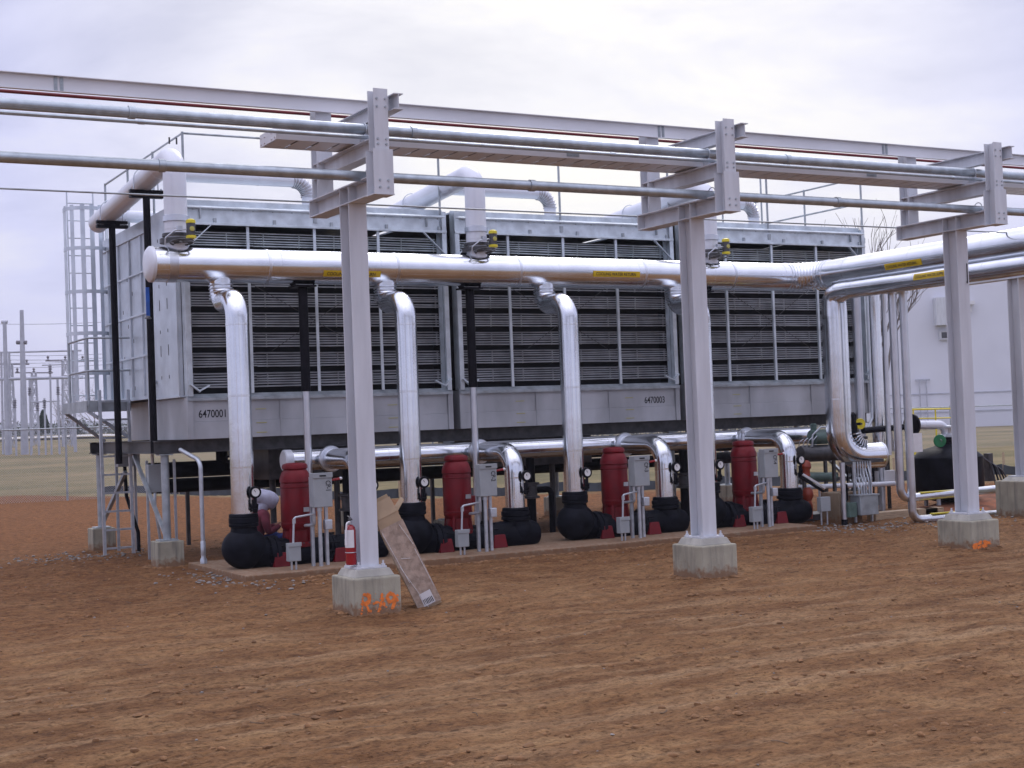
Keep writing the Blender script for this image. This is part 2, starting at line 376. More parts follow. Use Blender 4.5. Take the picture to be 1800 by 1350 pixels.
tr = ramp(trk.outputs[0], [(.50, (0, 0, 0)), (.66, (1, 1, 1))])
nearf = N.new('ShaderNodeMapRange'); L.new(sep.outputs[1], nearf.inputs[0]); nearf.inputs[1].default_value = 2.5; nearf.inputs[2].default_value = -3.5; nearf.inputs[4].default_value = .75
col = mixc(mth('MULTIPLY', tr.outputs[0], nearf.outputs[0]), col, (.40, .27, .165))
fr = ramp(fin.outputs[0], [(.30, (.45, .42, .40)), (.5, (1, 1, 1)), (.72, (1.25, 1.22, 1.18))])
col = mixc(.75, col, fr.outputs[0], 'MULTIPLY')
gr_ = ramp(grit.outputs[0], [(.30, (.6, .58, .56)), (.5, (1, 1, 1)), (.70, (1.3, 1.28, 1.25))])
col = mixc(.6, col, gr_.outputs[0], 'MULTIPLY')
gn = nz(.09, 6, (1, 1.6, 1)); gn2 = nz(1.2, 6)
grass = ramp(gn.outputs[0], [(.30, (.12, .11, .055)), (.46, (.19, .16, .08)), (.58, (.255, .20, .11)), (.75, (.31, .225, .14))])
grass2 = mixc(.5, grass.outputs[0], ramp(gn2.outputs[0], [(.3, (.6, .6, .55)), (.7, (1.3, 1.3, 1.2))]).outputs[0], 'MULTIPLY')
gf = N.new('ShaderNodeMapRange'); lef = N.new('ShaderNodeMapRange'); L.new(sep.outputs[0], lef.inputs[0]); lef.inputs[1].default_value = 10; lef.inputs[2].default_value = 3.3; lef.inputs[3].default_value = 0; lef.inputs[4].default_value = 14
L.new(mth('ADD', mth('SUBTRACT', dist, lef.outputs[0]), mth('MULTIPLY', nz(.5, 6).outputs[0], 6.)), gf.inputs[0]); gf.inputs[1].default_value = 38.6; gf.inputs[2].default_value = 40.2
spk = nz(21, 7, (1, 1.5, 1), .2); sr = ramp(spk.outputs[0], [(.36, (.42, .38, .34)), (.47, (1, 1, 1)), (.60, (1, 1, 1)), (.72, (1.22, 1.2, 1.15))]); col = mixc(.85, col, sr.outputs[0], 'MULTIPLY'); dmp = nz(2.6, 5, (.7, 2.2, 1), .5); dr_ = ramp(dmp.outputs[0], [(.34, (.68, .62, .57)), (.46, (1, 1, 1))]); col = mixc(.7, col, dr_.outputs[0], 'MULTIPLY'); col = mixc(1., col, (.95, .91, .81), 'MULTIPLY')
col = mixc(gf.outputs[0], col, grass2)
L.new(col, b.inputs['Base Color']); b.inputs['Roughness'].default_value = .95; b.inputs['Specular IOR Level'].default_value = .2
h = mth('ADD', mth('ADD', mth('MULTIPLY', fin.outputs[0], .6), mth('MULTIPLY', spk.outputs[0], .45)), mth('ADD', mth('MULTIPLY', grit.outputs[0], .22), mth('MULTIPLY', mid.outputs[0], .5)))
bp = N.new('ShaderNodeBump'); bp.inputs['Strength'].default_value = 1.0; bp.inputs['Distance'].default_value = .10; L.new(h, bp.inputs['Height']); L.new(bp.outputs[0], b.inputs['Normal'])
gm.materials.append(m)

def rock(mb, c, r, flat=.6):
    c = Vector(c); ph = random.random()*50; i = len(mb.v); seg, nr = 6, 4
    a0 = random.random()*PI; ex = random.uniform(.7, 1.5)
    for a in range(nr+1):
        t_ = PI*a/nr
        for q in range(seg):
            p = 2*PI*q/seg; d = Vector((math.sin(t_)*math.cos(p), math.sin(t_)*math.sin(p), math.cos(t_)))
            k = r*(1+.55*noise.noise(d*1.7+Vector((ph, 0, 0))))
            v = Vector((d.x*ex, d.y, d.z*flat))*k; v.rotate(Matrix.Rotation(a0, 3, 'Z')); mb.v.append(c+v)
    for a in range(nr):
        for q in range(seg):
            q2 = (q+1) % seg; mb.f.append((i+a*seg+q, i+(a+1)*seg+q, i+(a+1)*seg+q2, i+a*seg+q2))
mb = MB()
for k in range(22000):
    x = random.uniform(-7, 13); y = -8.5+20*random.random()**1.6
    dn = noise.noise(Vector((x*.5, y*.9, 22)))
    if dn < .02 and random.random() < .85: continue
    if -.3 < x < 9.8 and 3.5 < y < 7: continue
    r = .005+.026*random.random()**5
    rock(mb, (x, y, gz(x, y)+r*.1), r)
for px_, py_, h_ in [(0, 0, .27), (4.3, 0, .27), (8.6, 0, .27), (-.13, 6.85, .2), (-.13, 10.8, .2)]:
    for k in range(170):
        a_ = random.random()*4; e_ = h_+abs(random.gauss(0, .05)); q_ = random.uniform(-h_, h_); x, y = ((q_, -e_), (e_, q_), (q_, e_), (-e_, q_))[int(a_)]
        rock(mb, (px_+x, py_+y, gz(px_+x, py_+y)), .012+.030*random.random()**2, .5)
for k in range(700):
    x = random.uniform(-.2, 9.5); y = 3.74-abs(random.gauss(0, .10)); rock(mb, (x, y, gz(x, y)), .010+.028*random.random()**2, .5)
o = mb.build('dirt_clods', 'clod', ang=60); tag(o, kind='stuff')
mb = MB()
for k in range(420):
    x = random.uniform(-7, 14); y = -8+20*random.random(); r = .005+.011*random.random()**2
    if -.3 < x < 9.8 and 3.5 < y < 7: continue
    rock(mb, (x, y, gz(x, y)+r*.2), r)
for k in range(900):                     # grey stone spilt round the pad's corner and by the tower footing
    cx, cy, sx, sy = random.choice(((.0, 4.3, .30, .7), (-.9, 9.6, .7, .5), (9.9, 3.9, .6, .5), (11.5, 3.4, 1.1, .5)))
    x = random.gauss(cx, sx); y = random.gauss(cy, sy); r = .008+.020*random.random()**2
    if 0 < x < 9.4 and 3.7 < y < 7: continue
    rock(mb, (x, y, gz(x, y)+r*.3), r)
o = mb.build('gravel', 'stone', ang=60); tag(o, kind='stuff')
mb = MB()                                # twigs and straw on the dirt
for k in range(130):
    x = random.uniform(-6.5, 12); y = random.uniform(-8, 3.4); a = random.gauss(-.25, .7); q = random.uniform(.04, .14)
    pts = []; z0 = 0
    for j in range(4):
        xx = x+math.cos(a)*q*j/3+random.gauss(0, .008); yy = y+math.sin(a)*q*j/3+random.gauss(0, .008); pts.append((xx, yy, gz(xx, yy)+.007))
    mb.tube(pts, .002+.002*random.random(), 4)
o = mb.build('twigs', mat('dry_twigs', (.16, .11, .07), .9, 0, .5, 1.5)); tag(o, kind='stuff')

# far hills beyond the field
mb = MB()
prev = None
for k in range(141):
    a = YAW-.75+1.5*k/140; D = 1500
    hgt = 17+9*noise.noise(Vector((k*.06, 0, 1)))+4*noise.noise(Vector((k*.35, 0, 2)))+2*noise.noise(Vector((k*1.3, 0, 2)))
    hgt *= .55+.45*(1-sstep(60, 120, k))
    p = [CAM+Vector((math.sin(a)*d_, math.cos(a)*d_, 0)) for d_ in (D-250, D, D+250)]
    row = [(p[0].x, p[0].y, -6), (p[1].x, p[1].y, hgt+2), (p[2].x, p[2].y, -6)]
    if prev: mb.face([prev[0], row[0], row[1], prev[1]]); mb.face([prev[1], row[1], row[2], prev[2]])
    prev = row
o = mb.build('hills', mat('hazed_hillside', (.085, .10, .125), .95, 0, .25, .01)); tag(o, kind='structure')  # blue of the distance haze is put into the hill colour

# pale gravel road across the far field
mb = MB(); prev = None
for k in range(61):
    a = YAW-.42+.30*k/60
    row = []
    for D in (148, 158):
        x, y = CAM.x+math.sin(a)*D, CAM.y+math.cos(a)*D; row.append((x, y, gz(x, y, False)+.25))
    if prev: mb.face([prev[0], row[0], row[1], prev[1]])
    prev = row
o = mb.build('road', mat('pale_gravel_road', (.50, .49, .47), .9, 0, .1, .2)); tag(o, kind='structure')

# pump pad
mb = MB()
P0 = [(0.0, 3.78), (2.4, 3.80), (5, 3.77), (7.4, 3.80), (9.35, 3.82), (9.45, 6.3), (0.0, 6.3)]
nn = len(P0); mb.v += [Vector((x, y, -.25)) for x, y in P0]+[Vector((x, y, .075)) for x, y in P0]
mb.f.append(tuple(range(nn, 2*nn)))
for i in range(nn): mb.f.append((i, (i+1) % nn, nn+(i+1) % nn, nn+i))
o = mb.build('concrete_pad', 'padc', smooth=False, bevel=.012); tag(o, kind='structure')
PADZ = .075


# ================================================================ the pipe rack
SP = 4.3; PT = .45
names3 = ['with the fire extinguisher on it', 'over the plain unmarked concrete pier', 'with a small hook on its face']
def rack_frame(k):
    x = SP*k
    t = thing('rack_frame', f'light grey steel tee frame of the pipe rack, {names3[k]}', 'rack frame', (x, 0, PT), 'tee frames carrying the pipe rack')
    a = MB(); a.box(x-.1, x+.1, -.12, -.106, PT+.02, 4.18); a.box(x-.1, x+.1, .106, .12, PT+.02, 4.18); a.box(x-.006, x+.006, -.105, .105, PT+.02, 4.18)
    col_ = a.build('column', 'paint', t, bevel=.003)
    a = MB(); a.box(x-.165, x+.165, -.17, .17, PT, PT+.02); bpz = a.build('base_plate', 'paint', t, bevel=.002)
    for sx in (-1, 1):
        for sy in (-1, 1):
            a = MB(); a.cyl((x+sx*.135, sy*.145, PT+.02), (x+sx*.135, sy*.145, PT+.075), .011, 8); a.lathe([(.022, 0), (.022, .02)], (x+sx*.135, sy*.145, PT+.021), seg=6)
            a.build('anchor_bolt', 'paint', t)
    # lower crossarm with stiffeners
    a = MB(); a.ibeam((x, -.6, 4.275), (x, .95, 4.275), .2, .19, .013, .01)
    for sy in (-.113, .113):
        for sx in (-1, 1): a.box(x+sx*.006, x+sx*.096, sy-.005, sy+.005, 4.195, 4.355)
    a.box(x-.1, x+.1, .951, .963, 4.18, 4.37); a.build('crossarm', 'paint', t)
    a = MB(); a.ibeam((x, -.6, 4.665), (x, .90, 4.665), .15, .17, .011, .009); a.box(x-.03, x+.03, -.58, .88, 4.7505, 4.765); a.build('crossarm', 'paint', t)
    a = MB(); a.ibeam((x+.15, -.88, 5.085), (x+.15, .82, 5.085), .10, .16, .010, .008); a.build('crossarm', 'paint', t)
    # near post: wide below the splice, narrower above
    a = MB()
    for z0, z1, w, y0, y1 in ((4.18, 4.62, .105, -.80, -.61), (4.622, 5.22, .075, -.785, -.63)):
        a.box(x-w, x+w, y0, y0+.012, z0, z1); a.box(x-w, x+w, y1-.012, y1, z0, z1); a.box(x-.005, x+.005, y0+.0125, y1-.0125, z0, z1)
    a.box(x-.11, x+.11, -.803, -.605, 4.168, 4.179); a.box(x+.0752, x+.0995, -.76, -.66, 5.02, 5.15)
    a.build('post', 'paint', t)
    a = MB()
    for zz in (4.24, 4.31, 4.67, 4.72, 5.04, 5.12):
        for s_ in (-.045, .045): a.lathe([(.012, 0), (.012, .010)], (x+s_, -.8005 if zz < 4.6 else -.7855, zz), (0, -1, 0), 6)
    a.build('post_bolts', 'galvd', t)
    a = MB(); a.box(x-.09, x+.09, .72, .732, 4.372, 5.4); a.box(x-.09, x+.09, .868, .88, 4.372, 5.4); a.box(x-.005, x+.005, .7325, .8675, 4.372, 5.4); a.build('post', 'paint', t)
    for yy, zz in ((-.35, 4.765), (-.42, 4.372)):
        a = MB(); a.torus((x, yy, zz+(.06 if zz < 4.6 else .13)), (1, 0, 0), .065, .006, 20, 6)
        a.box(x-.02, x+.02, yy-.05, yy+.05, zz, zz+(.075 if zz > 4.6 else .006)); a.build('pipe_clamp', 'conduit', t)
    return t
frames = [rack_frame(k) for k in range(3)]

piers = []
plab = ['pale concrete pier under the nearest column, sprayed with orange letters', 'clean mottled concrete pier under the middle column, no paint on it', 'concrete pier under the right column with an orange smudge low on its corner']
for k in range(3):
    x = SP*k
    t = thing('concrete_pier', plab[k], 'concrete pier', (x, 0, 0), 'concrete piers under the rack columns')
    a = MB(); h = .262 if k != 1 else .258
    a.box(x-h, x+h, -h-.03, h+.03, -.3, PT-.075); a.build('pier_block', 'conc', t, smooth=False, bevel=.018)
    a = MB(); q = .225
    a.hexa([(x-q, -q, PT-.076), (x+q, -q, PT-.076), (x+q, q, PT-.076), (x-q, q, PT-.076), (x-.185, -.195, PT-.001), (x+.185, -.195, PT-.001), (x+.185, .195, PT-.001), (x-.185, .195, PT-.001)])
    a.build('grout_pad', 'grout', t, smooth=False, bevel=.006)
    if k != 1:
        a = MB()
        def stroke(P, w=.028):
            P = [(x+(p_[0]-x)*.80+.0, p_[1]) for p_ in P]; w *= .8
            for i in range(len(P)-1):
                steps = 7
                for s_ in range(steps):
                    u = s_/steps; px_ = P[i][0]*(1-u)+P[i+1][0]*u+random.gauss(0, .004); pz_ = P[i][1]*(1-u)+P[i+1][1]*u+random.gauss(0, .004)
                    r = w*random.uniform(.45, .8); yy = -h-.032-random.random()*.003
                    pts = [(px_+r*math.cos(a_)*random.uniform(.7, 1.25), yy, pz_+r*math.sin(a_)*random.uniform(.7, 1.25)) for a_ in [2*PI*j/9 for j in range(9)]]
                    a.face(pts)
        def arc(cx, cz, rx, rz, a0, a1, k_=10): return [(cx+rx*math.cos(R(a0+(a1-a0)*i/k_)), cz+rz*math.sin(R(a0+(a1-a0)*i/k_))) for i in range(k_+1)]
        if k == 0:
            stroke([(x-.225, .03), (x-.215, .20)]); stroke(arc(x-.175, .165, .06, .045, 100, -90)); stroke([(x-.19, .12), (x-.10, .035)])   # R
            stroke([(x-.06, .115), (x-.01, .12)], .022)                                                                                  # -
            stroke([(x+.01, .035), (x+.055, .20)]); stroke([(x+.055, .20), (x+.105, .04)]); stroke([(x+.03, .10), (x+.10, .105)], .02)      # A
            stroke(arc(x+.175, .155, .05, .04, 0, 360)); stroke(arc(x+.15, .13, .08, .09, 10, -60))                                       # 9
            stroke([(x+.23, .17), (x+.29, .10)], .02); stroke([(x+.21, .18), (x+.29, .16)], .018)
        else:
            stroke([(x-.28, .06), (x-.10, .10)], .05); stroke([(x-.27, .03), (x+.05, .05)], .05); stroke([(x-.05, .10), (x+.10, .07)], .04)
        for q_ in range(60):
            px_ = x+random.uniform(-.22, .24 if k == 0 else .1); pz_ = random.uniform(.0, .24 if k == 0 else .12); r = random.uniform(.002, .006)
            a.face([(px_+r*math.cos(2*PI*j/6), -h-.0315, pz_+r*math.sin(2*PI*j/6)) for j in range(6)])
        a.build('spray_paint', 'orange', t, smooth=False)
    piers.append(t)

def long_pipe(name, lab, cat, y, z, r, m, x0=-7, x1=24, joints=(), seg=16):
    t = thing(name, lab, cat, (x0, y, z))
    MB().cyl((x0, y, z), (x1, y, z), r, seg).build('pipe', m, t)
    for j in joints:
        MB().lathe([(r*1.02, -.035), (r*1.2, -.03), (r*1.2, .03), (r*1.02, .035)], (j, y, z), (1, 0, 0), seg).build('coupling', m, t)
    return t
long_pipe('steel_pipe', 'thick galvanised pipe running along the rack just above the cable tray', 'pipe', -.35, 4.90, .053, 'pipe_galv', joints=(-2.35, .55, 5.5, 9.8))
long_pipe('steel_pipe', 'thin galvanised pipe directly under the thick pipe on the middle crossarms', 'pipe', -.5, 4.785, .020, 'pipe_galv', joints=(-2.3, 2.9, 8.1), seg=10)
long_pipe('steel_pipe', 'lowest galvanised pipe, laid on the bottom crossarms in front', 'pipe', -.42, 4.405, .053, 'pipe_galv', joints=(-2.1, 1.9, 6.2, 10.5))
long_pipe('steel_rod', 'thin dark rod along the far ends of the bottom crossarms', 'rod', .99, 4.36, .010, 'galvd', joints=(), seg=8)
long_pipe('fire_pipe', 'dark red pipe tucked under the top channel beam', 'pipe', .905, 5.305, .018, 'firered', seg=10)

t = thing('channel_beam', 'long white grey channel beam along the very top of the rack', 'steel beam', (-7, .75, 5.24))
a = MB(); a.box(-7, 24, .700, .708, 5.285, 5.445); a.box(-7, 24, .660, .6995, 5.285, 5.292); a.box(-7, 24, .660, .6995, 5.438, 5.445); a.build('beam', 'paintd', t)
for j in (-2.78, 4.42, 8.1, 15):
    a = MB(); a.box(j-.045, j-.012, .692, .6995, 5.2925, 5.4375); a.box(j+.012, j+.045, .692, .6995, 5.2925, 5.4375)
    for zz in (5.305, 5.335, 5.365, 5.395, 5.425):
        for s_ in (-.028, .028): a.lathe([(.006, 0), (.006, .006)], (j+s_, .6915, zz), (0, -1, 0), 6)
    a.build('splice_plate', 'galvd', t)
t = thing('cable_tray', 'grey ladder cable tray resting on the middle crossarms, its open end at the left', 'cable tray', (-.9, 0, 4.767))
a = MB(); a.box(-.88, 24, -.235, -.229, 4.767, 4.885); a.box(-.88, 24, -.2285, -.205, 4.767, 4.773); a.box(-.88, 24, -.2285, -.205, 4.879, 4.885); a.build('side_rail', 'paintd', t)
a = MB(); a.box(-.88, 24, .229, .235, 4.767, 4.885); a.box(-.88, 24, .205, .2285, 4.767, 4.773); a.build('side_rail', 'paintd', t)
a = MB(); x = -.86
while x < 23.8: a.box(x, x+.200, -.204, .204, 4.772, 4.777); x += .225
a.build('bottom_panels', 'paintd', t)
MB().box(-.87, 23.9, -.2035, .2035, 4.81, 4.816).build('cable_layer', 'dark', t)
a = MB(); a.box(-.895, -.881, -.24, .24, 4.765, 4.89)
for zz in (4.79, 4.85):
    for yy in (-.2, -.1, .1, .2): a.lathe([(.010, 0), (.010, .008)], (-.8955, yy, zz), (-1, 0, 0), 6)
a.build('end_plate', 'paintd', t)
for j in (2.55, 6.95, 11.3):
    a = MB(); a.box(j-.08, j+.08, -.2405, -.2355, 4.785, 4.87)
    for s_ in (-.055, -.02, .02, .055):
        for zz in (4.80, 4.855): a.lathe([(.007, 0), (.007, .006)], (j+s_, -.241, zz), (0, -1, 0), 6)
    a.build('splice_plate', 'galvd', t)
a = MB(); a.box(12.05+.1-3.55, 8.69, -.128, -.1215, 3.60, 3.62)      # hook on the third column's face
tag_h = thing('steel_hook', 'small dark hook hanging on the face of the right rack column', 'hook', (8.66, -.13, 3.5))
MB().tube([(8.66, -.13, 3.74), (8.66, -.13, 3.50), (8.645, -.14, 3.48), (8.63, -.14, 3.50)], .006, 6).build('rod', 'blackpaint', tag_h)

# column of the far cross rack at the right edge of the view
t = thing('rack_frame', 'grey steel column standing farthest back at the right edge beside the red dirt bank', 'rack frame', (13.35, 2.9, .9))
p = at(1794, 838, 2.9); cx = p.x+.12; cz = p.z
ORG[t.name] = Vector((cx, 2.9, cz)); t.location = ORG[t.name]
a = MB(); a.box(cx-.1, cx+.1, 2.78, 2.794, cz+.02, 3.92); a.box(cx-.1, cx+.1, 3.006, 3.02, cz+.02, 3.92); a.box(cx-.006, cx+.006, 2.7945, 3.0055, cz+.02, 3.92); a.build('column', 'paint', t)
MB().box(cx-.19, cx+.19, 2.7, 3.1, cz, cz+.02).build('base_plate', 'paint', t)
a = MB(); a.ibeam((cx, 1.9, 4.02), (cx, 4.3, 4.02), .2, .19); a.build('crossarm', 'paint', t)
t = thing('concrete_pier', 'concrete pier cut by the right edge of the photo, behind the red dirt bank', 'concrete pier', (cx, 2.9, 0))
MB().box(cx-.34, cx+.34, 2.55, 3.25, -.3, cz-.06).build('pier_block', 'conc', t, smooth=False, bevel=.018)
MB().hexa([(cx-.27, 2.63, cz-.061), (cx+.27, 2.63, cz-.061), (cx+.27, 3.17, cz-.061), (cx-.27, 3.17, cz-.061), (cx-.21, 2.69, cz-.001), (cx+.21, 2.69, cz-.001), (cx+.21, 3.11, cz-.001), (cx-.21, 3.11, cz-.001)]).build('grout_pad', 'grout', t, smooth=False)

# ================================================================ the large header pipe
HZ, HY, HR = 4.18, 5.5, .238
t = header = thing('header_pipe', 'huge shiny header pipe crossing in front of the cooling tower and turning towards the rack', 'pipe', (5, HY, HZ))
P = bend([(-.62, HY, HZ), (10.86, HY, HZ), (10.86, -4.5, HZ+.02)], .55, 10)
a = MB(); jacket(a, P[:1]+P[1:], HR, 40, 1.5, bw=.012, bh=.003)
gores(a, P, HR, 40, .012, .012)
a.build('pipe', 'alu', t)
MB().lathe([(.001, -.07), (.10, -.066), (.20, -.05), (.243, -.012), (.246, .03), (.2385, .031)], (-.62, HY, HZ), (1, 0, 0), 40).build('end_cap', 'white_jacket', t)
a = MB(); a.lathe([(HR+.001, -.06), (HR+.006, -.058), (HR+.006, .058), (HR+.001, .06)], (-.35, HY, HZ), (1, 0, 0), 40); a.build('jacket_band', 'alu2', t)
for x_ in (1.0, 2.95, 5.0, 7.3, 9.1): MB().lathe([(HR+.0005, -.02), (HR+.005, -.018), (HR+.005, .018), (HR+.0005, .02)], (x_, HY, HZ), (1, 0, 0), 40).build('jacket_band', 'alu2', t)
for x0, txt in ((1.78, 'COOLING WATER RETURN'), (6.28, 'COOLING WATER RETURN')):
    Ln = .88; a0 = -8 if x0 > 3 else -26
    def fn(u, v, x0=x0, a0=a0): 
        th = R(a0)+v/HR; return Vector((x0+u, HY-(HR+.006)*math.cos(th), HZ+(HR+.006)*math.sin(th)))
    a = MB(); 
    for j in range(8): 
        v0, v1 = -.045+.09*j/8, -.045+.09*(j+1)/8; a.face([fn(0, v0), fn(Ln, v0), fn(Ln, v1), fn(0, v1)])
    lb = a.build('pipe_label', 'label', t, ang=60)
    def ft(u, v, x0=x0, a0=a0):
        th = R(a0)+(v-.024)/HR; return Vector((x0+.05+u, HY-(HR+.0085)*math.cos(th), HZ+(HR+.0085)*math.sin(th)))
    a = MB(); text_on(a, txt, .066, ft, .92, .001); a.build('label_text', 'ink', lb, smooth=False)
# the second pipe, parallel to the header's cross run, with its riser
SX, SZ, SR, SY = 10.72, 3.86, .215, 4.75
t = thing('return_pipe', 'shiny pipe dropping at the tower end into an elbow with gathered folds', 'pipe', (SX, SY, 1.2))
P = [Vector((SX, -4.5, 3.86)), Vector((SX, 4.35, 3.86))]
a = MB(); jacket(a, P, .15, 32, 1.4, .012, .003)
a2 = MB(); a2.tube([(SX, 4.3, 3.86), (SX, 4.52, 3.855), (SX, 4.68, 3.81), (SX, 4.745, 3.70), (SX, SY, 3.5), (SX, SY, 3.4)], [.152, .165, .195, .205, SR, SR], 32)
P2 = bend([(SX, SY, 3.45), (SX, SY, 1.08), (SX+.80, 4.62, 1.08)], .42, 10)
jacket(a2, P2, SR, 32, 1.1, .012, .003)
for j in range(7):                     # gathered folds in the crook of the elbow
    an = R(8+12*j); cc = Vector((SX+.42, SY-.07, 1.50)); e_ = Vector((-math.cos(an), -.02, -math.sin(an)))
    a2.bar(cc+e_*.20+Vector((0, -.14, 0)), cc+e_*(.30-.01*(j % 3))+Vector((0, -.16, 0)), .016, .05, (0, 1, 0)); a2.bar(cc+e_*.16, cc+e_*.235, .02, .34, (0, 1, 0))
a.build('cross_run', 'alu', t); a2.build('riser', 'alu', t)
MB().lathe([(.001, -.012), (SR-.02, -.01), (SR+.004, 0), (SR+.004, .03)], (SX+.80, 4.62, 1.08), (-1, .17, 0), 32).build('end_cap', 'alu2', t)
LY1, LY2 = 3.42, 2.75
for (yy, XX, ZZ, RR, a0) in ((LY1, 10.86, HZ+.01, HR, -16), (LY2, SX, 3.86, .15, 12)):
    def fn(u, v, off=.005):
        th = R(a0)+v/RR; return Vector((XX-(RR+off)*math.cos(th), yy-u, ZZ+(RR+off)*math.sin(th)))
    a = MB()
    for j in range(8): v0, v1 = -.05+.1*j/8, -.05+.1*(j+1)/8; a.face([fn(0, v0), fn(.8, v0), fn(.8, v1), fn(0, v1)])
    par = header if RR == HR else t
    lb = a.build('pipe_label', 'label', par, ang=60)
    a = MB(); text_on(a, 'COOLING WATER RETURN' if RR == HR else 'COOLING WATER SUPPLY', .062, lambda u, v: fn(.03+u, v-.024, .0085), .86, .001); a.build('label_text', 'ink', lb, smooth=False)
t = thing('pipe_stand', 'slim bright pipe stand propping up the folded elbow from below', 'pipe stand', (10.42, 4.38, .02))
a = MB(); a.cyl((10.42, 4.38, .06), (10.42, 4.38, 1.0), .042, 16); a.build('pole', 'alu2', t)
MB().cyl((10.42, 4.38, -.02), (10.42, 4.38, .07), .052, 16).build('foot', 'blackpaint', t)

# black posts that carry the header
for x, lab in ((1.55, 'black coated post under the header between the first two risers, grey below'), (4.22, 'black coated post under the header just right of the second riser, grey below'), (8.55, 'black coated post under the header hidden mostly behind the middle rack column')):
    t = thing('support_post', lab, 'support post', (x, HY+.02, PADZ), 'black posts under the header')
    MB().cyl((x, HY+.02, 2.42), (x, HY+.02, HZ-HR-.03), .066, 16).build('post', 'blackpaint', t)
    MB().cyl((x, HY+.02, PADZ), (x, HY+.02, 2.42), .052, 16).build('lower_pipe', 'alu2', t)
    a = MB(); a.box(x-.16, x+.16, HY-.12, HY+.16, HZ-HR-.045, HZ-HR-.02); a.bar((x-.14, HY, HZ-HR-.03), (x-.2, HY-.02, HZ-HR+.06), .1, .02); a.bar((x+.14, HY, HZ-HR-.03), (x+.2, HY-.02, HZ-HR+.06), .1, .02); a.build('saddle', 'blackpaint', t)

